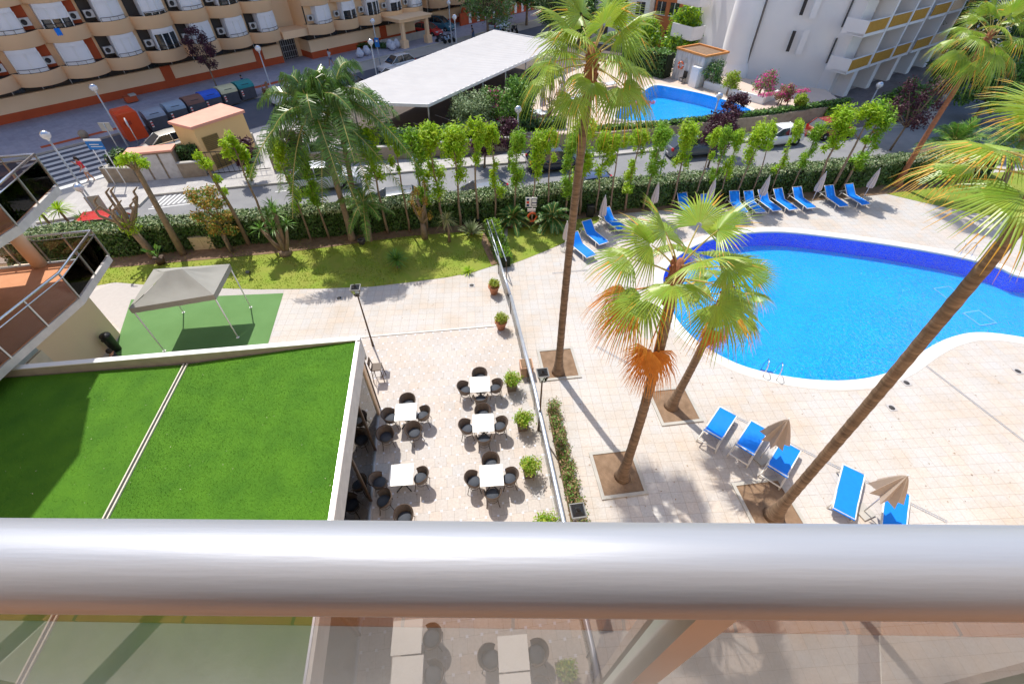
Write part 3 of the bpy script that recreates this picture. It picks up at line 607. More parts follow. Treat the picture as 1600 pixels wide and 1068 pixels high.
mb = MB()
pw = [G(1100, 137, Z2), G(1150, 152, Z2), G(1190, 163, Z2), G(1212, 152, Z2)]
for p, q in zip(pw, pw[1:]): d = q-p; mb.box((p+q)/2+Vector((0, 0, .3)), (d.length+.1, .22, .6), math.atan2(d.y, d.x))
tag(mb.build('planter_wall', M_white, loc=(0, 0, 0)), 'low white planter wall at the foot of the white tower', 'wall')
# background buildings
def block(name, label, px0, px1, depth, h, m, base=0., wins=(0, 0), trim=None, sill=None):
    a, b = G(*px0), G(*px1); d = b-a; L_ = d.length; rz = math.atan2(d.y, d.x); t = thing(name, label, 'building', a, rz)
    mb = MB(); mb.box((L_/2, depth/2, h/2), (L_, depth, h)); mb.build('wall', m, t)
    for i in range(wins[0]):
        for j in range(wins[1]):
            x = L_*(i+.5)/wins[0]; z = 1.5+j*2.9; mb = MB(); mb.box((x, -.02, z), (1.1, .08, 1.3), 0, 0); mb.box((x, -.05, z), (.06, .06, 1.3), 0, 1); mb.box((x, -.08, z-.68), (1.25, .16, .07), 0, 1); mb.build('window', [M_carglass, M_white], t)
    mb = MB(); mb.box((L_/2, depth/2, h+.1), (L_+.3, depth+.3, .2)); mb.build('roof', trim or M_white, t); return t
block('white_house', 'white house behind the tall left palm crown', (905, 66), (1003, 80), 18, 9, M_wwall, wins=(4, 3))
block('red_house', 'orange red rendered house beside the white tower', (1012, 76), (1110, 92), 14, 12, mat('orange_render', (.62, .20, .08), .85, (.55, .17, .07), .7, .5), wins=(5, 4))
block('distant_house', 'pale distant house above the car park canopy', (700, -8), (860, 12), 20, 14, M_hotel, wins=(9, 4))
block('distant_house', 'cream distant house behind the garden trees', (860, 10), (930, 20), 14, 10, M_cream2, wins=(4, 3))

# ================================================================ CAR PARK CANOPY
cc = [G(488, 157, 3.3), G(669, 163, 3.3), G(882, 66, 3.3), G(772, 47, 3.3)]
ct = thing('car_park_canopy', 'large pale flat canopy roof over the shaded car park', 'canopy', (0, 0, 0))
mb = MB(); mid0, mid1 = (cc[0]+cc[1])/2+Vector((0, 0, -.12)), (cc[3]+cc[2])/2+Vector((0, 0, -.12))
for s, (p, q, r_, t_) in enumerate(((cc[0], mid0, mid1, cc[3]), (mid0, cc[1], cc[2], mid1))):
    N = 60; vs = []
    for i in range(N+1):
        f = i/N; zz = .03*(i % 2)
        vs += [p+(t_-p)*f+Vector((0, 0, zz)), q+(r_-q)*f+Vector((0, 0, zz))]
    mb.add(vs, [(2*i, 2*i+1, 2*i+3, 2*i+2) for i in range(N)])
    mb.add([v-Vector((0, 0, .1)) for v in vs], [(2*i, 2*i+2, 2*i+3, 2*i+1) for i in range(N)])
mb.build('roof', M_canopy, ct)
mb = MB()
for p, q in ((cc[0], cc[1]), (cc[1], cc[2]), (cc[2], cc[3]), (cc[3], cc[0])): d = q-p; mb.box((p+q)/2-Vector((0, 0, .1)), (d.length, .08, .22), math.atan2(d.y, d.x))
mb.build('edge_beam', M_white, ct)
for i in range(6):
    f = (i+.5)/6
    for s, (p, q) in enumerate(((cc[0], cc[3]), (cc[1], cc[2]))):
        e = p+(q-p)*f; inn = (mid0+(mid1-mid0)*f); e = e+(inn-e)*.3; mb = MB(); mb.tube([(e.x, e.y, .13), (e.x, e.y, 3.15)], .07, 8); mb.build('column', M_alu, ct)

# ================================================================ TRANSFORMER HOUSE, CABINET, WALLS
t = thing('utility_house', 'small yellow utility house with a flat pink roof', 'building', (0, 0, 0))
rc = [G(262, 191, 3.3), G(298, 200, 3.3), G(382, 173, 3.3), G(345, 162, 3.3)]; cen = sum(rc, Vector())/4
mb = MB(); mb.prism([tuple(p)[:2] for p in rc], 3.16, 3.34); mb.build('roof', M_pinkroof, t)
wl = [cen+(p-cen)*.93 for p in rc]; mb = MB(); mb.prism([tuple(p)[:2] for p in wl], 0, 3.16); mb.build('wall', M_yhouse, t)
d = (wl[2]-wl[1]); rz = math.atan2(d.y, d.x); nn = Vector((d.y, -d.x, 0)).normalized()
for f, z in ((.22, 2.0), (.26, .7)):
    p = wl[1]+d*f+nn*.02; mb = MB(); mb.box((p.x, p.y, z), (1.15, .06, .95), rz)
    for k in range(8): mb.box((p.x+nn.x*.03, p.y+nn.y*.03, z-.4+k*.115), (1.05, .05, .03), rz, 1)
    mb.build('louvre_vent', [mat('olive_louvre', (.28, .20, .07), .6), mat('olive_louvre_dark', (.17, .12, .05), .6)], t)
def wall_line(name, label, pts, h, th, m, cap=None, z=0.):
    t = thing(name, label, 'wall', (0, 0, 0)); mb = MB(); mc = MB()
    for p, q in zip(pts, pts[1:]): d = q-p; c = (p+q)/2; mb.box((c.x, c.y, z+h/2), (d.length+th*.9, th, h), math.atan2(d.y, d.x)); mc.box((c.x, c.y, z+h+.04), (d.length+th, th+.06, .075), math.atan2(d.y, d.x))
    mb.build('wall', m, t); mc.build('coping', cap or M_conc, t); return t
wall_line('stone_garden_wall', 'brown block wall round the street corner behind the blue street sign', [B(9, 19.0), B(2.9, 19.6), G(219, 287)], 1.15, .25, M_stone)
wall_line('stone_garden_wall', 'short block wall between the white cabinet and the grey court gate', [G(292, 280), G(324, 277)], 1.15, .25, M_stone)
def px_hedge(label, pts, h, w, seed, m=M_leafd, dens=900, z=0., m2=None, p2=0., size=.085, name='hedge'):
    t = thing(name, label, 'hedge', (0, 0, 0)); mb = MB(); lf = MB(); g = rg(seed); core = MB()
    for p, q in zip(pts, pts[1:]):
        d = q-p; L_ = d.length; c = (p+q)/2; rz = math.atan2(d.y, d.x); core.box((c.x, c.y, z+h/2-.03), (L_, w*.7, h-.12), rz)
        N = int(dens*L_*(h+w*.7)); s = g.random(N)*L_; f = g.random(N)*(2*h+w); 
        bumpy = 1+.10*np.sin(s*2.1+seed)+.06*np.sin(s*5.3)
        y = np.where(f < h, -w/2, np.where(f < h+w, f-h-w/2, w/2)); zz = np.where(f < h, f, np.where(f < h+w, h, f-h-w))
        y = y*bumpy+g.normal(size=N)*.05; zz = zz*(1+.03*np.sin(s*1.7+seed))+g.normal(size=N)*.04; zz = np.maximum(zz, .03)
        up = np.array([-math.sin(rz), math.cos(rz), 0]); P = np.array([p.x, p.y, z])+s[:, None]*np.array([math.cos(rz), math.sin(rz), 0])+y[:, None]*up+zz[:, None]*np.array([0, 0, 1])
        nr = g.normal(size=(N, 3))*.7; nr[:, 2] += .3+.6*(zz > h*.9); nr += up*np.where(f < h, -1, np.where(f < h+w, 0, 1))[:, None]; nr /= np.linalg.norm(nr, axis=1)[:, None]
        a = np.cross(nr, g.normal(size=(N, 3))); a /= np.linalg.norm(a, axis=1)[:, None]; b = np.cross(nr, a); ss = (size*(.6+.8*g.random(N)))[:, None]
        V = np.stack([P-a*ss, P-b*ss*.5, P+a*ss, P+b*ss*.5], 1).reshape(-1, 3); o = len(lf.v); lf.v.extend(map(tuple, V.tolist())); lf.f.extend([(o+4*i, o+4*i+1, o+4*i+2, o+4*i+3) for i in range(N)])
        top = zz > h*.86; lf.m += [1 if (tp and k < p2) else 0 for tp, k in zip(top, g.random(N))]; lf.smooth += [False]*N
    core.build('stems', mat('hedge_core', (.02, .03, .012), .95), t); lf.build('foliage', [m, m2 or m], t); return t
px_hedge('dark hedge behind the corner block wall by the zebra crossing', [B(3.6, 19.9), G(205, 280)+Vector((-.3, .9, 0))], 1.9, .7, 41, dens=260)
px_hedge('dark hedge panel above the short wall beside the white cabinet', [G(290, 276)+Vector((0, .5, 0)), G(322, 273)+Vector((0, .5, 0))], 2.0, .6, 42, dens=300)
cA2, cB2 = G(222, 286), G(290, 279); d = cB2-cA2; L_ = d.length
t = thing('electricity_cabinet', 'white meter cabinet with double doors and a pink top', 'cabinet', cA2, math.atan2(d.y, d.x))
mb = MB(); mb.box((L_/2, .45, 1.0), (L_, .9, 2.0)); mb.build('wall', M_stone, t)
mb = MB(); mb.box((L_/2, .42, 2.06), (L_+.2, 1.1, .12)); mb.build('roof', M_pinkroof, t)
for i in range(3): mb = MB(); mb.box((L_*(i+.5)/3, -.03, 1.0), (L_/3-.14, .05, 1.75)); mb.build('door', mat('grimy_white', (.66, .65, .65), .7, (.48, .46, .44), 3, .7), t)
wall_line('car_park_wall', 'low block wall between the pavement and the car park', [G(432, 268), G(560, 256), G(740, 241), G(885, 232)], 1.1, .25, M_stone)
px_hedge('dark clipped hedge along the car park wall under the canopy', [G(600, 246), G(700, 238), G(880, 222)], 1.9, .8, 43, dens=220, size=.1)
px_hedge('small dark hedge behind the car park wall near the queen palms', [G(450, 262), G(520, 257)], 1.7, .7, 46, dens=220, size=.1)
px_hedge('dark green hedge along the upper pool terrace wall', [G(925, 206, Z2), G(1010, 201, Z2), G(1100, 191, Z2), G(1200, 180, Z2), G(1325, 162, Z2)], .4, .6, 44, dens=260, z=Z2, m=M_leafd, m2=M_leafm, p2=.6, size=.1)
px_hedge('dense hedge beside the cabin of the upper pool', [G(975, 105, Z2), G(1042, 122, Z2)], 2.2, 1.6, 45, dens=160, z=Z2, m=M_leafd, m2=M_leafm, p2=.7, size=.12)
# court gate
gA, gB = G(326, 277), G(425, 268); d = gB-gA; rz = math.atan2(d.y, d.x); L_ = d.length; t = thing('court_gate', 'black barred gate of the grey court beside the utility house', 'gate', gA, rz)
mb = MB(); mb.box((L_/2, 0, 1.75), (L_, .05, .05)); mb.box((L_/2, 0, .25), (L_, .05, .05)); mb.build('rail', M_black, t)
mb = MB(); 
for k in range(int(L_/.35)): mb.box((.15+k*.35, 0, 1.0), (.025, .025, 1.6))
mb.build('bars', M_black, t)
wall_line('grey_wall', 'pale grey wall panel between the court and the utility house', [G(330, 262), G(405, 240)], 1.5, .15, M_conc)

# ================================================================ HOTEL: restaurant, left wing, own balcony
hr = thing('restaurant_building', 'flat roofed hotel restaurant with bright green turf on its roof', 'building', (0, 0, 0))
ZR = 4.0
A0 = G(563, 527, ZR); A1 = G(522, 808, ZR); ad = (A1-A0).normalized(); A2 = A0+ad*16          # outer east edge
Fw = G(0, 575, ZR); fd = (Fw-A0).normalized(); F2 = A0+fd*22                                   # outer far edge
gi = Vector((-ad.y, ad.x, 0)); gi = gi if gi.x < 0 else -gi
E0 = G(560, 528, ZR); 
def XY(p, z): return Vector((p.x, p.y, z))
seamT, seamB = G(290, 568, 3.7), G(165, 808, 3.7); sdir = (seamB-seamT).normalized(); sB = seamT+sdir*16
i0 = A0+gi*.12+ad*.1; iR = A2+gi*.12; fL = F2
mb = MB()
V_ = [XY(i0, 3.96), XY(iR, 3.96), XY(sB, 3.66), XY(seamT, 3.66), XY(F2-fd*.0+ad*.12, 3.86), XY(F2+ad*16, 3.86)]
mb.add(V_, [(0, 3, 2, 1), (3, 4, 5, 2)], 0); mb.build('turf_roof', M_turf, hr)
g = rg(11); N = 90000; mb = MB()
a_ = V_[3]; 
for side, (P0, P1, P2, P3) in enumerate(((V_[3], V_[0], V_[1], V_[2]), (V_[4], V_[3], V_[2], V_[5]))):
    n_ = N if side == 0 else int(N*.8)
    s = g.random(n_)[:, None]; t_ = g.random(n_)[:, None]; p0, p1, p2_, p3 = [np.array(tuple(p)) for p in (P0, P1, P2, P3)]
    P = (p0*(1-s)+p1*s)*(1-t_)+(p3*(1-s)+p2_*s)*t_; P = P[(P[:, 1] > 3.0)]; n_ = len(P)
    an = g.random(n_)*6.28; w = .006; h = .016+.016*g.random(n_); dx = np.stack([np.cos(an)*w, np.sin(an)*w, 0*an], 1); tip = np.stack([g.normal(size=n_)*.012, g.normal(size=n_)*.012, h], 1)
    V = np.stack([P-dx, P+dx, P+tip], 1).reshape(-1, 3); o = len(mb.v); mb.v.extend(map(tuple, V.tolist())); mb.f.extend([(o+3*i, o+3*i+1, o+3*i+2) for i in range(n_)]); mb.m += [0]*n_; mb.smooth += [False]*n_
mb.build('turf_fibres', M_turfb, hr)['kind'] = 'stuff'
mb = MB(); sn = Vector((-sdir.y, sdir.x, 0))
for s in (-1, 1): mb.box(XY(seamT+sdir*8+sn*s*.055, 3.685), (16, .035, .06), math.atan2(sdir.y, sdir.x))
mb.box(XY(seamT+sdir*8, 3.67), (16, .05, .02), math.atan2(sdir.y, sdir.x), 1); mb.build('drain_channel', [mat('cream_metal', (.7, .66, .55), .5), M_dark], hr)
mb = MB()   # upstand along the far edge (its inner face is visible) and along the east edge
for k, (p, q) in enumerate(((A0, A0+fd*22),)):
    c = (p+q)/2; mb.box(XY(c+ad*.06, 3.5), ((q-p).length, .14, 1.0), math.atan2(fd.y, fd.x))
mb.build('parapet', mat('parapet_render', (.42, .39, .35), .8), hr)
mb = MB(); c = (A0+F2)/2; mb.box(XY(c+ad*.05, 4.02), (22, .2, .035), math.atan2(fd.y, fd.x)); mb.build('coping', M_white, hr)
mb = MB(); c = (A0+A2)/2; rz = math.atan2(ad.y, ad.x); mb.box(XY(c+gi*.05, 3.6), (16, .10, .78), rz); mb.build('fascia', mat('fascia_render', (.66, .63, .60), .7), hr)
mb = MB(); mb.box(XY(c+gi*.11, 3.998), (16, .05, .03), rz); mb.build('steel_edge', M_steel, hr)
mb = MB(); mb.box(XY(c+gi*2.2, 3.2), (16, 3.9, .12), rz); mb.build('ceiling', M_white, hr)
for k in range(8):   # glass front with slim mullions, each bay a pane of its own
    p = A0+ad*(2*k+1)+gi*.16; mb = MB(); mb.box(XY(p, 1.65), (1.94, .02, 3.2), rz); mb.build('glass_pane', M_restglass, hr)
    p = A0+ad*(2*k+.02)+gi*.16; mb = MB(); mb.box(XY(p, 1.65), (.07, .1, 3.3), rz); mb.build('mullion', M_brown, hr)
mb = MB(); mb.box(XY(c+gi*.16, .04), (16, .1, .08), rz); mb.build('door_track', M_alu, hr)
mb = MB(); fn = math.atan2(fd.y, fd.x); cc_ = (A0+F2)/2; mb.box(XY(cc_+ad*.3, 1.5), (21.8, .2, 3.0), fn); mb.build('wall', M_hotel, hr)
mb = MB(); mb.box(XY(c+gi*5.2, 1.5), (16, .15, 3), rz); mb.build('inner_wall', M_hotel, hr)
mb = MB(); mb.box(XY(c+gi*2.7, .02), (15.8, 4.8, .03), rz); mb.build('floor', mat('inside_floor', (.45, .43, .42), .25, (.38, .36, .35), 2, .5), hr)

# left wing with stacked balconies
hw = thing('hotel_wing', 'salmon hotel wing with stacked glass fronted balconies', 'building', (0, 0, 0))
sl = [Vector(p+(0,)) for p in ((-16.27, 15.47), (-15.62, 12.75), (-15.80, 9.8), (-15.9, 3), (-20.5, 3), (-20.5, 14.55))]
mb = MB(); mb.prism([(-19.75, 13.9), (-19.75, -14), (-34, -14), (-34, 11.5)], 0, 17.4); mb.build('wall', M_hotel, hw)
mb = MB(); mb.prism([(-18.55, 15.5), (-18.45, 13.7), (-18.6, 2), (-20.2, 2), (-20.2, 15.3)], 0, 4.15); mb.build('ground_floor_wall', M_hotel, hw)
for f in range(3):
    zz = 4.5+2.95*f
    mb = MB(); mb.prism([tuple(p)[:2] for p in sl]+[], zz-.28, zz-.02, 0); s_ = mb.build('balcony', mat('slab_edge', (.62, .60, .58), .7), hw)
    mb = MB(); mb.prism([((p.x+18)*.965-18, (p.y-9)*.965+9) for p in sl], zz-.03, zz+.004, 0); mb.build('balcony_floor', M_terra, s_)
    path = [sl[3], sl[2], sl[1], sl[0], Vector((-20.4, 14.6, 0))]
    mb = MB(); mr = MB(); gl_ = MB(); up = [XY(p, zz+1.1) for p in path]; mb.tube(up, .045, 10)
    mb2_ = [XY(p*.997, zz+.93) for p in path]; mb.tube(mb2_, .022, 6); mb.build('handrail', M_steel, s_)
    for p, q in zip(path, path[1:]):
        d = q-p; L_ = d.length; k = max(1, round(L_/1.2)); rz_ = math.atan2(d.y, d.x)
        for i in range(k+1):
            c = p+d*(i/k); mr = MB(); mr.box(XY(c, zz+.52), (.05, .05, 1.1), rz_); mr.build('post', M_alu, s_)
        gl_.box(XY((p+q)/2, zz+.48), (L_-.06, .012, .82), rz_)
    gl_.build('glass_panel', M_sideglass, s_)
    mb = MB(); mb.tube([(-18.5, 14.75, zz), (-18.5, 14.75, zz+2.7)], .24, 18); mb.build('column', M_hotel, hw)
    mb = MB(); mb.box((-19.71, 11.2, zz+1.1), (.06, 2.4, 2.2)); mb.box((-19.68, 11.2, zz+1.1), (.06, .07, 2.2), 0, 1); mb.box((-19.69, 11.2, zz+2.22), (.08, 2.5, .08), 0, 1); mb.build('sliding_door', [M_carglass, M_white], s_)
    mb = MB(); mb.prism([(-15.95, 8.9), (-15.95, 8.75), (-19.7, 8.75), (-19.7, 8.9)], zz, zz+2.68); mb.build('partition_wall', M_hotel, hw)
mb = MB(); mb.prism([tuple(p)[:2] for p in sl]+[], 13.1, 13.35); mb.prism([(-15.8, 14.0), (-15.8, -8), (-19.9, -8), (-19.9, 14.0)], 13.3, 17.0); mb.build('roof', M_hotel, hw)
mb = MB(); mb.prism([tuple(p)[:2] for p in ((-18.3, 6), (-15.9, 6), (-15.9, -8), (-20, -8), (-20, 6))], 4.2, 13.05); mb.build('end_wall', M_hotel, hw)
mb = MB(); mb.box((-18.42, 11.6, 1.1), (.08, 1.5, 2.2)); mb.box((-18.36, 11.05, 1.1), (.06, .06, .12), 0, 1); mb.build('door', [mat('beige_door', (.72, .62, .52), .5), M_black], hw)
mb = MB(); mb.box((-18.38, 11.6, 2.45), (.06, 1.3, .3)); mb.build('sign_plate', mat('grey_blue_plate', (.35, .40, .45), .5), hw)
for y in (14.6, 13.9): mb = MB(); mb.box((-18.40, y, 2.9), (.1, .35, .06)); mb.build('wall_lamp', M_brown, hw)
tag(MB().lathe([(.001, 0), (.19, 0), (.22, .85), (.23, .87), (.2, .95), (.001, 1.0)], 16).box((0, -.2, .75), (.2, .06, .1)).build('litter_bin', M_black, loc=(-18.1, 14.5, 0)), 'black litter bin against the salmon wall beside the marquee', 'litter bin')

# main block of the hotel with the balcony the photograph is taken from
hm = thing('hotel_building', 'salmon hotel front with the terracotta tiled balcony in the foreground', 'building', (0, 0, 0))
mb = MB(); mb.box((8, -9.7, 14), (50, 16, 28)); mb.build('wall', M_hotel, hm)
mb = MB(); mb.box((.5, -.77, 13.33), (9, 1.88, .2)); mb.build('balcony_slab', mat('gutter_concrete', (.68, .68, .62), .7, (.50, .50, .46), 5, .8, bump=.15), hm)
mb = MB(); mb.box((.5, -.88, 13.437), (8.96, 1.66, .014)); mb.build('balcony_tiles', tile_mat('balcony_tile', (.62, .30, .14), (.56, .27, .13), (.25, .17, .12), .33, .33, 0., 0., stain=(.9, .85, .8)), hm)
mb = MB(); mb.box((.5, -1.15, 16.25), (9, 1.1, .2)); mb.build('ceiling_slab', mat('grey_soffit', (.82, .81, .82), .8), hm)
mb = MB(); mb.box((0, -1.69, 14.5), (3.2, .06, 2.1)); mb.box((0, -1.66, 14.5), (.08, .06, 2.1), 0, 1); mb.box((0, -1.66, 15.58), (3.3, .08, .08), 0, 1); mb.build('sliding_door', [M_carglass, M_white], hm)
# foreground railing
RZ = R(-.42); ry, rzz, rr_ = .1512, -.4485, .0402
fr = thing('balcony_railing', 'wide brushed steel handrail over clear glass in the foreground', 'railing', (0, ry, H+rzz), RZ)
mb = MB(); mb.tube([(-4, 0, 0), (-2, 0, 0), (0, 0, 0), (2, 0, 0), (4, 0, 0)], rr_, 96); mb.build('handrail', M_rail, fr)
mb = MB(); mb.box((0, 0, -.042), (8, .018, .02)); mb.build('glass_clamp', M_steel, fr)
for x0, x1 in ((-3.9, -1.58), (-1.52, -1.22), (-1.17, .172), (.228, .93), (.99, 3.9)):
    mb = MB(); x = (x0+x1)/2; mb.add([(x0, .002, -1.05), (x1, .002, -1.05), (x1, .002, -.045), (x0, .002, -.045)], [(0, 1, 2, 3)]); mb.build('glass_panel', M_nearglass, fr)
for x in (-1.55, -1.195, .2, .96, 2.3):
    mb = MB(); mb.box((x, -.005, -.54), (.04, .045, 1.04)); mb.build('post', mat('post_metal', (.60, .58, .56), .28, metal=.85), fr)

# ================================================================ glass balustrade between terrace and pool
def balustrade(label, pts, ztop, rad, glass=True, rails=(1.,)):
    t = thing('glass_balustrade', label, 'railing', (0, 0, 0)); mb = MB(); mp = MB(); mg = MB(); 
    for f in rails: mb.tube([XY(p, ztop*f) for p in pts], rad, 10)
    for p, q in zip(pts, pts[1:]):
        d = q-p; L_ = d.length; rz = math.atan2(d.y, d.x); k = max(1, round(L_/1.5))
        for i in range(k+1):
            c = p+d*(i/k); pm = MB(); pm.box(XY(c, ztop/2), (.06, .035, ztop-.02), rz); pm.build('post', M_alu if i % 3 else M_brown, t)
        if glass:
            for i in range(k): c = p+d*((i+.5)/k); g_ = MB(); g_.box(XY(c, ztop*.5), (L_/k-.1, .012, ztop*.82), rz); g_.build('glass_panel', M_glass, t)
    mb.build('handrail', mat('satin_rail', (.62, .66, .74), .38, metal=.6), t)
zb = 1.15
balustrade('long steel topped glass balustrade between the cafe terrace and the pool', [G(798, 462, zb), G(836, 610, zb), G(880, 812, zb), G(925, 1010, zb), G(945, 1130, zb)], zb, .075)
balustrade('short glass balustrade piece behind the terracotta pots', [G(778, 400, zb), G(797, 460, zb)], zb, .065)
balustrade('thin double steel handrail above the small green hedge', [G(761, 343, zb), G(779, 398, zb)], zb, .03, False, (1., .6))
balustrade('second thin steel handrail leading up to the garden steps', [G(768, 343, zb), G(791, 408, zb)], zb, .025, False)
px_hedge('small bright green hedge strip at the end of the balustrade', [G(768, 358), G(778, 385), G(790, 418)], .75, .75, 51, m=M_leafm, dens=700, m2=M_leafb, p2=.5, size=.05)
px_hedge('long tall clipped hedge with a sunlit pale top between garden and road', [hedge0-hd*6+hn*.5+hd*16*i for i in range(0, 1)]+[hedge0+hd*(-6+8*i)+hn*.5 for i in range(1, 9)], 1.75, 1.05, 52, m=M_leafh, dens=620, m2=M_leafh_lit, p2=.55, size=.075)
wall_line('garden_wall', 'low beige garden wall at the left end of the hedge', [G(165, 395), G(230, 390)], .9, .2, mat('beige_wall', (.55, .44, .30), .9), M_stone)

# ================================================================ VEGETATION
def fan(mb, base, az, el, Lp, Rf, droop, rng, mi=(0, 1), N=34, span=112, tipy=.5):
    base = Vector(base); d0 = Vector((math.cos(az)*math.cos(el), math.sin(az)*math.cos(el), math.sin(el)))
    pts = []; sag = .22*Lp*(1-.3*math.sin(el))
    for i in range(6): t = i/5; pts.append(base+d0*Lp*t-Vector((0, 0, sag*t*t)))
    mb.tube(pts, [.032, .024, .02, .018, .016, .012], 4, 2, False)
    e = pts[-1]; d = (pts[-1]-pts[-2]).normalized(); s = Vector((-math.sin(az), math.cos(az), 0)); nrm = d.cross(s); nrm = nrm if nrm.z > 0 else -nrm
    tw = rng.uniform(-.35, .35); s, nrm = s*math.cos(tw)+nrm*math.sin(tw), nrm*math.cos(tw)-s*math.sin(tw)
    dth = R(span)*2/N; rs = (.06, .25, .45, .75, 1.)
    for k in range(N):
        th = -R(span)+dth*(k+.5); R1 = Rf*(.72+.28*math.cos(th*.75))*rng.uniform(.93, 1.05); dk = d*math.cos(th)+s*math.sin(th); sk = s*math.cos(th)-d*math.sin(th)
        dd = droop*rng.uniform(.75, 1.3); vs = []; lat = rng.uniform(-.05, .05)
        for j, r in enumerate(rs):
            rad = r*R1; w = rad*math.tan(dth/2)*1.0 if r <= .45 else .45*R1*math.tan(dth/2)*(.9*(1-r)/.55+.06)
            fall = dd*R1*(1.25*max(0, r-.3)**1.9)
            c = e+dk*(rad*(1-.18*dd*max(0, r-.5)))-Vector((0, 0, fall))+nrm*(-.16*abs(math.sin(th))*rad+.10*rad*(1-r))+sk*lat*R1*max(0, r-.5)
            vs += [c-sk*w, c+nrm*w*.55, c+sk*w]
        f = []; mm = []
        tp = rng.random()
        for j in range(4):
            f += [(3*j, 3*j+1, 3*j+4, 3*j+3), (3*j+1, 3*j+2, 3*j+5, 3*j+4)]; q_ = mi[1] if (j == 3 and tp < tipy) or (j == 2 and tp < tipy*.25) else mi[0]; mm += [q_, q_]
        mb.add(vs, f, 0); mb.m[-8:] = mm
def trunk_mesh(base, top, r0, r1, flare, seed, lean=0.):
    mb = MB(); rng_ = random.Random(seed); N = 60; d = top-base; pts = []; rad = []
    side = Vector((1, .3, 0)).normalized()
    for i in range(N+1):
        t = i/N; pts.append(base+d*t+side*math.sin(math.pi*t)*lean); rad.append((r0+(r1-r0)*t+flare*math.exp(-t*d.length/.45))*(1+(.035 if i % 2 else -.02)*1.0+rng_.uniform(-.015, .015)))
    mb.tube(pts, rad, 14); return mb
def fan_palm(label, base, top, r0, r1, flare, n, Lp, Rf, seed, bark=M_bark, dead=(), dr=1., lean=.1, ynet=.5, NS=34, els=(-.55, 1.45)):
    t = thing('fan_palm', label, 'palm tree', base, 0, 'fan palms round the pool'); rng_ = random.Random(seed); tp = top-base
    trunk_mesh(Vector((0, 0, 0)), tp, r0, r1, flare, seed, lean).build('trunk', bark, t)
    mb = MB(); mb.tube([tp-Vector((0, 0, .9)), tp-Vector((0, 0, .45)), tp, tp+Vector((0, 0, .35))], [r1*1.1, r1*1.5, r1*1.35, .05], 12)
    for k in range(46):
        a = rng_.uniform(0, 6.28); z = rng_.uniform(-.85, .25); p = tp+Vector((math.cos(a)*r1*1.2, math.sin(a)*r1*1.2, z)); mb.box(p, (.10, .06, .2), a, 0, .4, Matrix.Rotation(.5, 3, 'Y'))
    mb.build('fibrous_head', M_bark_red, t)
    mb = MB()
    for k in range(n):
        f = (k+.5)/n; el = els[1]+(els[0]-els[1])*f**.85+rng_.uniform(-.1, .1); az = k*2.39996+rng_.uniform(-.2, .2)
        fan(mb, tp+Vector((0, 0, .15-.35*f)), az, el, Lp*rng_.uniform(.85, 1.1), Rf*rng_.uniform(.88, 1.08), (.25+.75*f)*dr, rng_, tipy=ynet*(.3+f), N=NS)
    mb.build('crown', [M_fan, M_fany, M_rib], t)
    for (az, el, z) in dead:
        mb = MB(); fan(mb, tp+Vector((0, 0, z)), az, el, Lp*.9, Rf*.95, 1.0, rng_, (0, 0), 34, 80); x = mb.build('dead_frond', [M_dead, M_dead, M_dead], t); x['label'] = 'dry orange dead frond'
    return t
def bt(b, tpx): p = G(*b); return p, ZY(tpx[0], tpx[1], p.y)
p, q = bt((872, 582), (926, 92)); fan_palm('tallest left palm with straight brown trunk and green crown', p, q, .15, .11, .15, 22, 1.0, 1.12, 1, dead=(), lean=-.08, ynet=.3, els=(-.3, 1.35), NS=38)
p, q = bt((972, 745), (1058, 425)); fan_palm('middle fan palm with orange dead fronds below its wide crown', p, q, .15, .125, .15, 14, 1.15, 1.15, 2, dead=((3.2, .12, -.4), (3.55, .0, -.5), (4.4, -1.3, -.9), (4.9, -1.35, -.95), (4.0, -1.25, -.9)), lean=.12, ynet=.25, els=(.0, 1.25), NS=40, dr=.8)
p, q = bt((1048, 635), (1136, 455)); fan_palm('shorter fan palm nearest the pool rim, half behind the middle palm', p, q, .15, .12, .15, 11, .9, .9, 3, dead=((4.9, -1.25, -.5), (5.5, -1.1, -.3), (4.4, -1.2, -.4), (5.9, -.6, -.2)), lean=.1, els=(-.1, .9), ynet=.5, dr=.8)
p, q = bt((1208, 806), (1662, 268)); fan_palm('near right fan palm leaning out of the frame with yellow tipped fronds', p, q, .145, .12, .22, 15, 1.1, 1.15, 9, dead=(), lean=.05, ynet=.6, els=(.02, 1.3), NS=44, dr=.6)
p, q = bt((1400, 290), (1545, 58)); fan_palm('tall right garden palm with smooth reddish trunk', p, q, .17, .125, .24, 22, 1.5, 1.45, 5, bark=M_bark_red, dead=(), lean=-.1, ynet=.35)

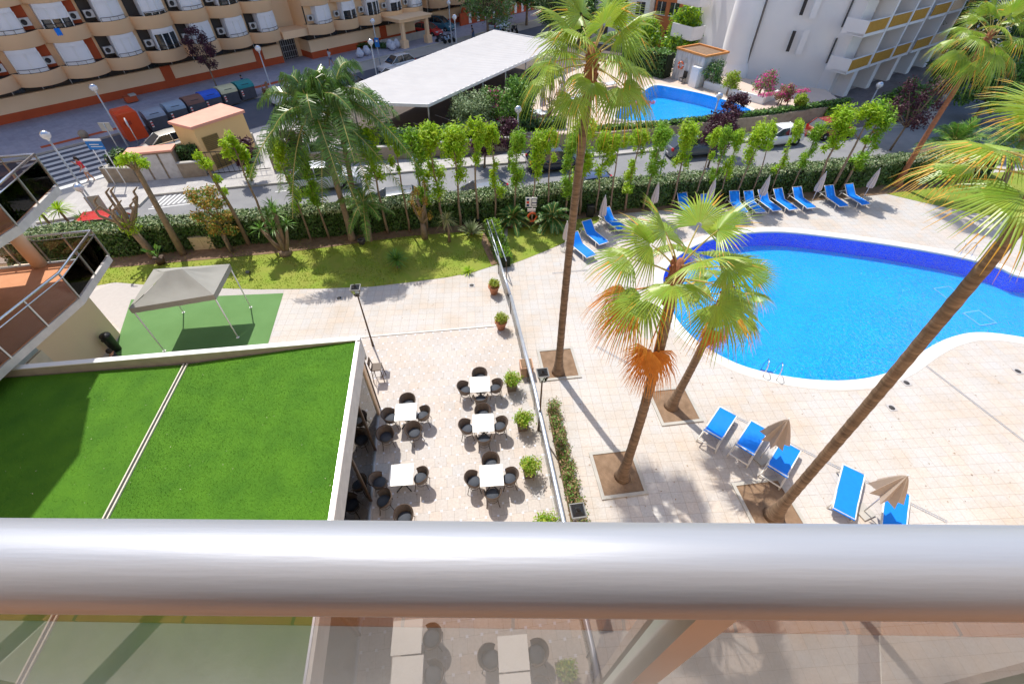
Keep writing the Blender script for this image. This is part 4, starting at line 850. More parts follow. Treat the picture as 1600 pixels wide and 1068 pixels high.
def feather(mb, base, az, el, L, droop, rng, n=44, ll=.55, mi=(0, 1), hang=.75, w=.02):
    d0 = Vector((math.cos(az)*math.cos(el), math.sin(az)*math.cos(el), math.sin(el))); h = Vector((math.cos(az), math.sin(az), 0)); s = Vector((-h.y, h.x, 0)); pts = []
    for i in range(12): t = i/11; pts.append(Vector(base)+d0*L*t-Vector((0, 0, droop*L*t**2.2)))
    mb.tube(pts, [.035*(1-.8*i/11)+.004 for i in range(12)], 4, mi[1], False)
    for k in range(n):
        t = .16+.84*k/n; i = min(10, int(t*11)); f = t*11-i; c = pts[i]*(1-f)+pts[i+1]*f; dr = (pts[i+1]-pts[i]).normalized(); l = ll*(.45+.9*math.sin(math.pi*min(1, t*.9+.08)))*rng.uniform(.8, 1.1)
        for sg in (-1, 1):
            v = (s*sg*rng.uniform(.6, .95)+dr*.5+Vector((0, 0, rng.uniform(-.15, .35)))).normalized(); m_ = c+v*l*.5; e = m_+(v*.5-Vector((0, 0, hang*rng.uniform(.5, 1.1)))).normalized()*l*.55; ww = dr*w
            mb.add([c-ww, c+ww, m_+ww, m_-ww, e], [(0, 1, 2, 3), (3, 2, 4)], mi[0])
def feather_palm(label, name, base, top, r, n, L, seed, els=(-.4, 1.3), droop=.55, leaf=M_feather, bark=M_bark2, ll=.55, grp=None, hang=.75, cat='palm tree', nl=44, w=.02):
    t = thing(name, label, cat, base, 0, grp); tp = top-base; rng_ = random.Random(seed)
    if tp.length > .2: trunk_mesh(Vector((0, 0, 0)), tp, r, r*.7, r*.5, seed, .06).build('trunk', bark, t)
    mb = MB()
    for k in range(n):
        f = (k+.5)/n; feather(mb, tp, k*2.39996+rng_.uniform(-.3, .3), els[1]+(els[0]-els[1])*f+rng_.uniform(-.12, .12), L*rng_.uniform(.8, 1.1), droop*rng_.uniform(.8, 1.2), rng_, nl, ll, hang=hang, w=w)
    mb.build('crown', [leaf, M_rib], t); return t
p, q = bt((551, 375), (488, 170)); feather_palm('left queen palm of the pair, on the lawn before the hedge', 'queen_palm', p, q, .17, 19, 3.9, 21, ll=.8, nl=64, droop=.72, hang=1.0, els=(-.6, 1.35), w=.024, grp='pair of queen palms on the lawn')
p, q = bt((562, 362), (522, 152)); feather_palm('right queen palm of the pair, rising just behind its twin', 'queen_palm', p, q, .16, 19, 3.9, 22, ll=.8, nl=64, droop=.72, hang=1.0, els=(-.6, 1.35), w=.024, grp='pair of queen palms on the lawn')
p, q = bt((579, 376), (568, 318)); feather_palm('young short palm with arching fronds beside the queen palms', 'young_palm', p, q, .1, 11, 1.7, 23, ll=.35, leaf=M_leafm)
p, q = bt((1560, 300), (1600, 215)); feather_palm('bushy feather palm behind the yellow tipped fronds on the right', 'date_palm', p, q, .2, 26, 2.6, 24, els=(-.3, 1.3), droop=.35, leaf=M_leafm, hang=.25)
p, q = bt((1470, 262), (1490, 222)); feather_palm('low green garden palm between the red trunk and the hedge end', 'garden_palm', p, q, .2, 24, 2.3, 25, els=(-.2, 1.3), droop=.35, leaf=M_leafm, hang=.25)
for (u, v), lb, sc in [((862, 352), 'cycad to the right of the pool rules sign, in the hedge bed', 1.5), ((800, 352), 'cycad to the left of the pool rules sign, in the hedge bed', 1.4)]:
    p = G(u, v); feather_palm(lb, 'cycad', p, p+Vector((0, 0, .55)), .22, 42, sc, 31+u % 7, els=(-.1, 1.25), droop=.45, leaf=M_cycad, ll=.2, hang=.1, cat='cycad', grp='cycads beside the sign', nl=46, w=.016)

# slender clipped trees along the hedge
def slender(seed, h=5.0, tufts=8, leaf=M_leafb, bushy=1.):
    rng_ = random.Random(seed); g = rg(seed); t = thing('slender_tree', 'tree', 'tree', (0, 0, -500)); mb = MB(); pts = []; x = y = 0
    for i in range(9): pts.append(Vector((x, y, h*.93*i/8))); x += rng_.uniform(-.05, .05); y += rng_.uniform(-.05, .05)
    mb.tube(pts, [.06*(1-.72*i/8)+.008 for i in range(9)], 7); cl = []
    for k in range(tufts):
        f = [1., .93, .84, .70, .95, .58, .46, .36][k]+rng_.uniform(-.03, .03)*(k > 0); i = min(7, int(f*8)); c = pts[i].lerp(pts[i+1], f*8-i); a = rng_.uniform(0, 6.28); r = rng_.uniform(.08, .38); e = c+Vector((math.cos(a)*r, math.sin(a)*r, rng_.uniform(.05, .3)))
        mb.tube([c, c.lerp(e, .6)+Vector((0, 0, .03)), e], [.03, .022, .01], 5); s = rng_.uniform(.29, .46)*bushy*(1.25 if f > .85 else .95); cl.append((e, (s*.85, s*.85, s*rng_.uniform(1., 1.5))))
        if rng_.random() < .6: a += 2; e2 = c+Vector((math.cos(a)*r*1.3, math.sin(a)*r*1.3, rng_.uniform(.0, .35))); mb.tube([c, e2], [.02, .008], 4); cl.append((e2, (s*.7, s*.7, s*.8)))
    mb.build('trunk', M_bark2, t); lf = MB(); leaves(lf, cl, int(270*len(cl)*bushy), .095, g, shell=.15, flat=.6, asp=.3); lf.build('crown', leaf, t); return t
variants = [slender(100+i, 5.0, 5+(i*3) % 4, leaf=[M_leafb, M_leafb, M_leafg][i % 3], bushy=.8+.13*((i*5) % 4)) for i in range(8)]
ht = [((427, 386), 215), ((486, 376), 210), ((515, 366), 225), ((607, 358), 205), ((640, 355), 195), ((668, 352), 200), ((695, 345), 200), ((720, 338), 196), ((747, 332), 195), ((775, 330), 192), ((805, 320), 200), ((830, 318), 205), ((858, 312), 196), ((883, 312), 200),
      ((905, 332), 192), ((930, 330), 205), ((952, 325), 200), ((976, 326), 192), ((1004, 313), 195), ((1048, 308), 198), ((1082, 305), 202), ((1105, 303), 196), ((1120, 302), 200), ((1145, 302), 190), ((1172, 300), 192), ((1200, 298), 195), ((1230, 298), 190), ((1272, 292), 175), ((1294, 293), 168), ((1312, 291), 172)]
for i, ((u, v), vt) in enumerate(ht):
    src = variants[i % 8]; o = copy_tree(src)
    vv = min((x*.5 for x in range(560, 860)), key=lambda y: abs((G(u, y)-hedge0).dot(hn)+.22)); pz = G(u, vv)
    pz = Vector((pz.x, pz.y, 0)); h = ZY(u, vt, pz.y).z; s = max(.8, min(1.5, h/5.15))*rb.uniform(.93, 1.05); big = 1.35 if u > 1260 else (1.15 if u in (905, 976, 695) else rb.uniform(.8, 1.1))
    o.rotation_euler = (rb.uniform(-.05, .05), rb.uniform(-.05, .05), 0); place(o, pz, i*1.3, '%s slender bright green tree from the left in the row along the hedge' % ORD[i], 'tree', 'slender trees along the hedge', (s*big, s*big, s))
for v in variants:
    for ch in list(v.children): bpy.data.objects.remove(ch)
    bpy.data.objects.remove(v)
def bush_tree(name, label, base, h, clumps, leaf, n, size, seed, tr=.1, stems=1, leaf2=None, p2=0., grp=None, cat='tree', spread=.25, bark=M_bark2):
    t = thing(name, label, cat, base, 0, grp); rng_ = random.Random(seed); g = rg(seed); mb = MB(); cl = [(Vector(c[:3]), c[3:]) for c in clumps]
    for s in range(stems):
        b = Vector((rng_.uniform(-.12, .12)*stems, rng_.uniform(-.12, .12)*stems, 0)); fork = Vector((b.x+rng_.uniform(-.1, .1), b.y+rng_.uniform(-.1, .1), h*.35)); mb.tube([b, fork], [tr*1.25, tr*.85], 8)
        for c, r in cl[s::stems]: m_ = fork.lerp(c, .5)+Vector((rng_.uniform(-.1, .1), rng_.uniform(-.1, .1), .05)); mb.tube([fork, m_, c], [tr*.6, tr*.4, tr*.12], 6)
    mb.build('trunk', bark, t); lf = MB(); leaves(lf, cl, n, size, g, 0, 1 if leaf2 else None, p2, shell=.35); lf.build('crown', [leaf, leaf2 or leaf], t); return t
def autoclumps(n, R_, z0_, z1_, r, seed):
    rng_ = random.Random(seed); out = []
    for k in range(n):
        a = k*2.4; f = (k+.5)/n; z = z0_+(z1_-z0_)*f; rad = R_*math.sin(math.pi*(.18+.72*f))**.7*rng_.uniform(.35, .95); s = r*rng_.uniform(.75, 1.25); out.append((rad*math.cos(a), rad*math.sin(a), z, s, s, s*.85))
    return out
# pollarded and garden trees on the left lawn
t = thing('pollarded_tree', 'bare pollarded tree with stubby brown branches at the left lawn end', 'tree', G(242, 402)); mb = MB(); rng_ = random.Random(4)
tp = ZY(205, 358, G(242, 402).y)-G(242, 402); mb.tube([(0, 0, 0), tp*.5+Vector((.05, 0, 0)), tp], [.24, .19, .17], 10); cl = []
for k in range(11):
    a = k*2.4; e = tp+Vector((math.cos(a)*rng_.uniform(.6, 1.3), math.sin(a)*rng_.uniform(.5, 1.0), rng_.uniform(.7, 1.7))); m_ = tp.lerp(e, .5)+Vector((rng_.uniform(-.15, .15), rng_.uniform(-.15, .15), -.1)); mb.tube([tp, m_, e, e+Vector((0, 0, .3))], [.10, .08, .07, .06], 7)
    mb.tube([e+Vector((0, 0, .3)), e+Vector((.25, .1, .5))], [.05, .03], 5); cl.append((m_, (.16, .16, .16)))
mb.build('trunk', M_bark2, t); lf = MB(); leaves(lf, cl+[(tp, (.5, .45, .35))], 520, .06, rg(4)); lf.build('crown', M_leafb, t)
t = thing('pollarded_tree', 'thick leaning pollarded trunk with a lime green tuft before the white cabinet', 'tree', G(287, 398)); mb = MB(); tp = ZY(212, 262, G(287, 398).y)-G(287, 398)
mb.tube([(0, 0, 0), tp*.5, tp*.92, tp], [.19, .15, .12, .1], 10); cl = []
for k in range(8): a = k*2.4; e = tp+Vector((math.cos(a)*.45, math.sin(a)*.4, .15+.5*(k % 3)/2)); mb.tube([tp*.97, e], [.07, .03], 6); cl.append((e, (.3, .3, .25)))
mb.build('trunk', M_bark2, t); lf = MB(); leaves(lf, cl, 1300, .07, rg(8), shell=.2); lf.build('crown', M_leafb, t)
t = thing('pollarded_tree', 'thin curved trunk with a small lime tuft beside the court gate', 'tree', G(390, 383)); mb = MB(); tp = ZY(322, 258, G(390, 383).y)-G(390, 383)
mb.tube([(0, 0, 0), tp*.45+Vector((.1, 0, 0)), tp*.9, tp], [.13, .1, .08, .05], 8); cl = [(tp+Vector((0, 0, .1)), (.4, .35, .35)), (tp*.85+Vector((.2, 0, 0)), (.25, .25, .25)), (tp*.7+Vector((.25, 0, 0)), (.2, .2, .3)), (tp+Vector((-.2, 0, .45)), (.25, .25, .3))]
mb.build('trunk', M_bark2, t); lf = MB(); leaves(lf, cl, 1000, .07, rg(9), shell=.2); lf.build('crown', M_leafb, t)
bush_tree('autumn_tree', 'small yellow and rust leaved tree on the left lawn', G(362, 392), 3.6, autoclumps(13, 1.15, 1.3, 3.7, .42, 61), M_leafy, 3600, .075, 61, .07, 3, M_leafm, .35)
p = G(447, 397); t = thing('yucca', 'multi stemmed yucca with pale trunks and dark green rosettes', 'yucca', p); mb = MB(); lf = MB(); rng_ = random.Random(6)
mb.tube([(0, 0, 0), (0, 0, .3)], [.38, .3], 12)
for k, (x, y, z) in enumerate([(-.9, .1, 1.6), (-.3, .3, 2.3), (.3, .1, 2.5), (.75, -.1, 2.0), (.1, -.3, 1.9), (0, .5, 2.7)]):
    mb.tube([(x*.15, y*.15, .2), (x*.55, y*.5, z*.45), (x, y, z)], [.13, .1, .07], 8)
    for j in range(34):
        a = j*2.4; el = rng_.uniform(-.3, 1.4); L_ = rng_.uniform(.5, .75); d = Vector((math.cos(a)*math.cos(el), math.sin(a)*math.cos(el), math.sin(el))); s = Vector((-math.sin(a), math.cos(a), 0))*.028; c = Vector((x, y, z)); lf.add([c-s*.5, c+s*.5, c+d*L_*.6+s, c+d*L_*.6-s, c+d*L_-Vector((0, 0, .08))], [(0, 1, 2, 3), (3, 2, 4)], 0)
mb.build('trunk', M_bark2, t); lf.build('leaves', M_leafm, t)
def spiky(name, label, p, h, n, L_, leaf, seed, droop=.1, w=.03, stem=0., el=(0., 1.45)):
    t = thing(name, label, 'plant', p); rng_ = random.Random(seed); lf = MB(); mb = MB()
    if stem: mb.tube([(0, 0, 0), (.04, 0, stem*.5), (0, 0, stem)], [.09, .07, .07], 8); mb.build('stem', M_bark2, t)
    for j in range(n):
        a = j*2.4; e = rng_.uniform(*el); l_ = L_*rng_.uniform(.7, 1.1); d = Vector((math.cos(a)*math.cos(e), math.sin(a)*math.cos(e), math.sin(e))); s = Vector((-math.sin(a), math.cos(a), 0))*w; c = Vector((0, 0, stem)); m_ = c+d*l_*.6
        lf.add([c-s*.5, c+s*.5, m_+s-Vector((0, 0, droop*l_*.3)), m_-s-Vector((0, 0, droop*l_*.3)), c+d*l_-Vector((0, 0, droop*l_))], [(0, 1, 2, 3), (3, 2, 4)], 0)
    lf.build('leaves', leaf, t); return t
spiky('yucca', 'dark green yucca clump in the middle of the lawn', G(622, 418), 1, 90, .75, M_leafm, 71, .15, .035, .55, (-.3, 1.4))
spiky('cordyline', 'pale spiky cordyline on a bent stem near the lawn corner', G(702, 378), 1, 70, .8, mat('cordyline_leaf', (.42, .42, .16), .5, trans=.2, island=.2), 72, .35, .02, 1.5, (-.4, 1.3))
spiky('flax', 'broad bladed flax plant beside the thin steel handrails', G(737, 366), 1, 60, 1.1, mat('flax_leaf', (.16, .22, .10), .5, (.28, .30, .16), 3, .5, trans=.15, island=.2), 73, .15, .04, .1, (.3, 1.45))
spiky('small_palm', 'tiny bright green plant at the lawn edge near the terracotta pots', G(732, 426), 1, 40, .55, M_leafb, 74, .3, .025, .1, (0., 1.2))
for k, (u, v) in enumerate([(95, 372), (118, 362), (152, 372)]): spiky('yucca', ['tall bright yucca behind the lower balcony corner', 'second yucca head just right of the tall bright one by the road', 'drooping pale yucca by the garden wall and balcony'][k], G(u, v), 1, 70, .95, M_leafb if k < 2 else M_leafm, 75+k, .3, .035, 1.9-.4*k, (-.5, 1.4))
t = bush_tree('stump_tree', 'stumpy tree with thin yellowish shoots in the middle of the hedge front', G(664, 372), 3.0, [(math.cos(k*2.4)*.45, math.sin(k*2.4)*.4, 1.5+.22*k, .2, .2, .32) for k in range(9)], M_leafy, 900, .055, 81, .17, 1)
mb = MB(); mb.lathe([(.16, 0), (.24, .3), (.22, .32), (.2, .28), (.001, .27)], 16); tag(mb.build('plant_pot', M_dark, loc=G(566, 381)), 'small black empty pot at the foot of the queen palms', 'plant pot')
# potted plants
def potted(label, base, kind, seed, bush=.42):
    t = thing('potted_plant', label, 'potted plant', base, HG, 'potted shrubs along the balustrade'); mb = MB()
    if kind == 'round': mb.lathe([(.001, .01), (.17, .0), (.27, .42), (.30, .42), (.30, .50), (.26, .50), (.25, .42), (.001, .40)], 20); mb.build('pot', M_pot, t); z = .5
    else:
        mb.box((0, 0, .2), (.36, .36, .4), 0, 0, 1.15); mb.box((0, 0, .41), (.44, .44, .04)); mb.box((0, 0, .433), (.36, .36, .01), 0, 1); mb.build('pot', [M_box, M_soil], t); z = .42
    lf = MB(); cl = [(Vector((math.cos(k*2.4)*bush*.5*((k % 3)/2), math.sin(k*2.4)*bush*.5*((k % 3)/2), z+bush*(.4+.11*(k % 4)))), (bush*.52,)*3) for k in range(9)]
    mb = MB(); 
    for c, r in cl: mb.tube([(0, 0, z-.06), tuple(c)], [.018, .008], 4)
    mb.build('stems', M_bark2, t); leaves(lf, cl, 1500, .042, rg(seed), 0, 1, .45, shell=.35, flat=.7); lf.build('foliage', [M_leafpot, M_leafpot if kind == 'round' else M_leafg], t); return t
potted('terracotta pot with a yellow green shrub nearest the lawn edge', G(772, 458), 'round', 91, .38)
potted('terracotta pot with a round shrub second from the lawn', G(783, 513), 'round', 92, .42)
for i, (u, v) in enumerate([(799, 607), (816, 668), (826, 740), (850, 828)]): potted(['dark square planter shrub beside the farthest cafe table', 'dark square planter with a wide lime shrub by the middle table', 'dark square planter shrub beside the nearest full table', 'dark square planter shrub just above the foreground handrail'][i], G(u, v), 'sq', 93+i, .52)
potted('dark square planter shrub seen through the balcony glass', G(880, 1052), 'sq', 99, .36)
t = thing('potted_plant', 'big leaved plant in a dark pot at the left lawn end', 'potted plant', G(253, 412)); mb = MB(); mb.lathe([(.001, 0), (.2, 0), (.3, .45), (.26, .45), (.001, .42)], 16); mb.build('pot', M_brown, t); lf = MB(); rng_ = random.Random(2)
for k in range(9):
    a = k*2.4; el = rng_.uniform(.3, 1.3); L_ = rng_.uniform(.7, 1.1); d = Vector((math.cos(a)*math.cos(el), math.sin(a)*math.cos(el), math.sin(el))); s = Vector((-math.sin(a), math.cos(a), 0)); c = Vector((0, 0, .42)); lf.tube([c, c+d*L_*.5], [.02, .015], 5)
    lf.add([c+d*L_*.5, c+d*L_*.75+s*.14, c+d*L_-Vector((0, 0, .12)), c+d*L_*.75-s*.14], [(0, 1, 2, 3)], 0)
lf.build('leaves', M_leafm, t)
tag(MB().box((0, 0, .3), (.5, .5, .6), 0, 0, 1.1).box((0, 0, .61), (.46, .46, .03), 0, 1).build('planter_box', [mat('salmon_planter', (.62, .38, .26), .8), M_soil], loc=G(822, 582), rz=HG), 'salmon square planter box beside the tallest left palm pit', 'planter')
pr_ = [G(862, 640), G(872, 690), G(884, 742), G(897, 800), G(906, 850)]
for i in range(4):
    a, b = pr_[i], pr_[i+1]; d = b-a; t = thing('planter_trough', 'low wooden trough of dry shrubs, %s from the far lantern' % ORD[i], 'planter', (a+b)/2, math.atan2(d.y, d.x), 'shrub troughs right of the balustrade'); L_ = d.length*.92
    mb = MB(); mb.box((0, 0, .14), (L_, .36, .28)); mb.box((0, 0, .285), (L_-.08, .28, .02), 0, 1); mb.build('trough', [mat('wood_trough', (.38, .26, .16), .8), M_soil], t)
    lf = MB(); leaves(lf, [(Vector((L_*(k/4-.5)*.9, .05*(-1)**k,   .52+.14*(k % 2)+.05*i)), (.30, .30, .34)) for k in range(5)], 2100, .045, rg(110+i), 0, 1, .4, shell=.3); lf.build('foliage', [M_leafdry, M_leafm], t)
# background greenery
bush_tree('olive_tree', 'broad grey green shrub at the corner of the canopy', G(738, 216), 3.2, autoclumps(18, 2.1, .9, 3.0, .85, 120), M_leafo, 6500, .11, 120, .1, 4)
bush_tree('oleander', 'oleander with pink flowers behind the grey green shrub', G(772, 205), 3.0, autoclumps(10, 1.2, 1.2, 3.2, .6, 121), M_leafm, 2600, .11, 121, .08, 4, M_pink, .13)
bush_tree('garden_tree', 'dense dark green tree behind the street lamp by the sunloungers', G(812, 218), 4.2, autoclumps(16, 1.5, 1.3, 4.4, .7, 122), M_leafm, 5600, .11, 122, .12, 2)
bush_tree('bare_shrub_tree', 'thin branched brown tree in front of the white sunloungers', G(862, 208), 4.0, autoclumps(10, 1.1, 2.2, 4.2, .45, 123), M_leafdry, 700, .09, 123, .1, 3)
purp = [((470, 262), 2.6, 1.1), ((335, 245), 2.8, .9), ((395, 285), 3.2, .9), ((795, 262), 3.6, 1.2), ((757, 262), 3.2, 1.1), ((1105, 262), 4.0, 1.4), ((1125, 240), 4.4, 1.0), ((1392, 235), 5.2, 1.9), ((342, 141), 5.6, 1.4), ((543, 70), 5.0, 1.0)]
pl = ['small purple leaved tree behind the left hedge between the queen palms', 'purple leaved tree beside the yellow utility house', 'purple leaved shrub behind the left end of the hedge row', 'purple leaved tree left of the dark parked car', 'purple leaved tree behind the hedge above the sign', 'dark purple tree in front of the upper pool hedge', 'tall wispy purple tree at the upper pool', 'wide plum coloured tree beside the round no turn sign', 'dark purple street tree in front of the red base band', 'small purple street tree near the porch']
for i, (pp, h, r) in enumerate(purp): bush_tree('purple_tree', pl[i], G(*pp), h, autoclumps(11, r, h*.4, h*.98, r*.42, 130+i), M_leafp, 2600, .1, 130+i, .07, 1, grp='purple leaved trees')
big = [((762, 62), 8.5, 3.6, M_leafo, M_leafm, 'big grey green tree beyond the far end of the canopy'), ((822, 40), 9, 2.8, M_leafm, M_leafd, 'dark tree behind the tallest left palm crown'), ((858, 62), 7, 2.4, M_leafo, M_leafd, 'slim grey tree just left of the tall palm crown'), ((1062, 104), 5.6, 2.3, M_leafm, M_leafb, 'glossy green tree beside the white tower block'),
       ((905, 70), 6, 2.6, M_leafd, M_leafm, 'low dark tree in front of the white house'), ((1000, 92), 4, 2.2, M_leafm, M_leafb, 'leafy shrub between the white house and the tower'), ((1465, 160), 5.0, 2.2, M_leafd, M_leafd, 'dark shrub on the shaded court of the tower block'), ((1500, 120), 9, 2.8, M_leafd, M_leafd, 'tall dark conifer like tree behind the red palm trunk'),
       ((1545, 150), 8, 2.4, M_leafd, M_leafd, 'dark tree at the kerb of the far right street'), ((1450, 100), 6, 1.8, M_leafd, M_leafd, 'dark round tree by the garage end'), ((1400, 190), 3, 1.5, M_leafd, M_leafm, 'low dark shrub beside the plum coloured tree'), ((700, 20), 6, 2.8, M_leafd, M_leafm, 'dark garden tree above the striped street wall'), ((660, 34), 4, 2.0, M_leafd, M_leafd, 'dark shrub behind the parked teal van'),
       ((1290, 190), 1.4, .9, M_leafm, M_leafb, 'small round shrub at the end of the upper hedge'), ((1520, 190), 5, 2.6, M_leafd, M_leafm, 'leafy garden tree behind the low garden palm')]
for i, (pp, h, r, m1, m2, lb) in enumerate(big): bush_tree('garden_tree', lb, G(*pp), h, autoclumps(20, r, h*.3, h*.95, r*.42, 150+i), m1, 6500 if i < 4 else 4200, .17 if i < 4 else .16, 150+i, .16, 1, m2, .5)
for i, (u, v, h, lb, m1, m2, p2_) in enumerate([(1137, 148, 1.9, 'yellow green shrub at the foot of the white tower', M_leafpot, M_leafb, .4), (1110, 138, 2.2, 'dark climbing shrub at the cabin corner', M_leafd, M_leafm, .3), (1190, 155, 2.3, 'bougainvillea with magenta flowers against the white tower', M_leafm, M_pink, .45), (1222, 165, 1.6, 'reddish shrub near the lower tower wall', M_leafdry, M_pink, .15), (1245, 172, 1.2, 'round yellow green bush beside the tower garages', M_leafpot, M_leafb, .4)]):
    bush_tree('flowering_shrub', lb, G(u, v, Z2), h, autoclumps(9, h*.42, h*.3, h*.95, h*.24, 170+i), m1, 1700, .085, 170+i, .05, 3, m2, p2_, cat='shrub')
for i, pts in enumerate([[(955, 186), (1012, 183)], [(1185, 170), (1250, 163)]]):
    a, b = G(*pts[0], Z2), G(*pts[1], Z2); lf = MB(); leaves(lf, [(a.lerp(b, k/6)+Vector((0, 0, 1.12)), (.5, .35, .16)) for k in range(7)], 1300, .07, rg(180+i), 0, 1, .35); tag(lf.build('bougainvillea', [M_pink, M_leafm]), ['pink bougainvillea on the hedge at the left tip of the upper pool', 'pink bougainvillea on the hedge below the white tower'][i], 'flowering plant')
lf = MB(); leaves(lf, [(Vector((k*.8-1.6, 0, .5)), (.6, .5, .35)) for k in range(5)], 1500, .1, rg(190)); tag(lf.build('ground_shrub', M_leafd, loc=B(38.0, 2.3)), 'low dark shrub at the wall left of the porch', 'shrub')

# ================================================================ OBJECTS
# cafe tables and chairs
def cafe_table():
    t = thing('cafe_table', 'table', 'table', (0, 0, -500)); mb = MB(); mb.box((0, 0, .745), (.80, .80, .03)); mb.build('tabletop', M_tabletop, t)
    mb = MB(); mb.tube([(0, 0, .03), (0, 0, .73)], .03, 10)
    for a in (0, 1, 2, 3): c, s = math.cos(a*math.pi/2+.78), math.sin(a*math.pi/2+.78); mb.tube([(0, 0, .12), (c*.2, s*.2, .07), (c*.36, s*.36, .015)], .02, 6)
    mb.build('pedestal', M_black, t); return t
def tub_chair():
    t = thing('rattan_chair', 'chair', 'chair', (0, 0, -500)); mb = MB()
    mb.lathe([(.001, .40), (.21, .40), (.245, .42), (.245, .445), (.001, .45)], 20); mb.build('seat', M_rattan, t)
    mb = MB(); mb.lathe([(.19, .45), (.215, .465), (.20, .49), (.001, .495)], 20); mb.build('cushion', M_cush, t)
    mb = MB(); N = 26; A = R(118); vs = []
    for j, (z, rO) in enumerate([(.43, .245), (.55, .27), (.68, .30), (.775, .315), (.79, .31), (.775, .295), (.68, .275), (.55, .25), (.43, .228)]):
        for i in range(N+1):
            a = -A+2*A*i/N; zz = z if z < .5 else z-(.16*max(0, abs(a)/A-.45)/.55)*(z-.43)/.34; vs.append((rO*math.sin(a), -rO*math.cos(a), zz))
    mb.add(vs, [(j*(N+1)+i, j*(N+1)+i+1, (j+1)*(N+1)+i+1, (j+1)*(N+1)+i) for j in range(8) for i in range(N)], 0, True)
    mb.build('backrest', M_rattan, t)
    mb = MB(); mb.tube([(.33*math.sin(-A+2*A*i/20)*.95, -.33*math.cos(-A+2*A*i/20)*.95, .785-.16*max(0, abs(-A+2*A*i/20)/A-.45)/.55) for i in range(21)], .016, 6); mb.build('rim', M_brown, t)
    for sx in (-1, 1):
        for sy in (-1, 1): mb = MB(); mb.tube([(sx*.17, sy*.17, .42), (sx*.19, sy*.20, .2), (sx*.23, sy*.25, 0)], .013, 6); mb.build('leg', M_brown, t)
    mb = MB(); mb.tube([(.195*math.cos(a*math.pi/8), .195*math.sin(a*math.pi/8), .22) for a in range(17)], .009, 5, cap=False); mb.build('stretcher', M_brown, t); return t
T0, C0 = cafe_table(), tub_chair(); used = [False, False]
def put(src, k, *a):
    if used[k]: src = copy_tree(src)
    used[k] = True; return place(src, *a)
tabs = [((750, 600), 'farthest cafe table, in the column by the square planters', 'N E S W'), ((755, 660), 'middle cafe table of the column by the square planters', 'N E S W'), ((768, 742), 'near cafe table of the column by the square planters', 'N E S W'),
        ((634, 643), 'cafe table with four chairs near the restaurant corner', 'N E W S2'), ((627, 741), 'cafe table with a glaring top beside the glass front', 'E W2'), ((636, 994), 'far table of the left pair seen through the balcony glass', 'E'), ((636, 1053), 'near table of the left pair seen through the balcony glass', 'E'), ((802, 1019), 'far table of the right pair seen through the balcony glass', 'E W'), ((806, 1081), 'near table of the right pair seen through the balcony glass', 'E')]
cn = {'N': 'far', 'E': 'right', 'S': 'near', 'W': 'left', 'S2': 'pulled out near', 'W2': 'turned left'}
for i, ((u, v), lb, ch) in enumerate(tabs):
    p = G(u, v, .76); p.z = 0.006; rz = HG*.6; put(T0, 0, p, rz, 'white topped square '+lb, 'table', 'white cafe tables')
    for c in ch.split():
        ang = {'N': math.pi, 'E': math.pi/2, 'S': 0, 'W': -math.pi/2, 'S2': R(215), 'W2': R(-75)}[c]; dx, dy = {'N': (0, .60), 'E': (.62, -.02), 'S': (0, -.56), 'W': (-.62, -.03), 'S2': (.34, -.78), 'W2': (-.78, -.08)}[c]
        q = p+Vector((dx*math.cos(rz)-dy*math.sin(rz), dx*math.sin(rz)+dy*math.cos(rz), 0)); short = lb.split(',')[0].replace(' in the column by the square planters', '').replace(' of the column by the square planters', '')
        put(C0, 1, q, rz+ang, ('rattan chair, %s side of the %s' % (cn[c].replace('pulled out near', 'near').replace('turned left', 'left'), short)).replace('seen through the balcony glass', 'behind the glass').replace('cafe table with four chairs near the restaurant corner', 'cafe table near the restaurant corner'), 'chair', 'rattan tub chairs on the terrace')
for (u, v), a, lb in [((607, 693), 200, 'dark rattan tub chair standing alone between the two left tables'), ((604, 792), 110, 'round seated dark chair turned away near the glass front'), ((636, 818), 180, 'dark tub chair half hidden by the handrail below the glaring table'), ((566, 672), 90, 'dark chair just inside the restaurant glass front')]:
    p = G(u, v, .0); p.z = .006; put(C0, 1, p, R(a), lb, 'chair', 'rattan tub chairs on the terrace')
t = thing('bar_stool', 'tall dark bar stool at the far corner of the restaurant', 'stool', G(594, 592), R(95)); mb = MB()
mb.box((0, 0, .78), (.42, .42, .05)); mb.build('seat', M_brown, t); mb = MB(); mb.tube([(-.19, .2, .8), (-.19, .25, 1.2), (.19, .25, 1.2), (.19, .2, .8)], .02, 6); mb.box((0, .235, 1.07), (.34, .02, .2)); mb.build('backrest', M_brown, t)
for sx in (-1, 1):
    for sy in (-1, 1): mb = MB(); mb.tube([(sx*.18, sy*.18, .78), (sx*.22, sy*.23, 0)], .018, 6); mb.build('leg', M_brown, t)
mb = MB(); mb.tube([(-.2, -.21, .35), (.2, -.21, .35), (.2, .21, .35), (-.2, .21, .35), (-.2, -.21, .35)], .013, 5); mb.build('stretcher', M_brown, t)

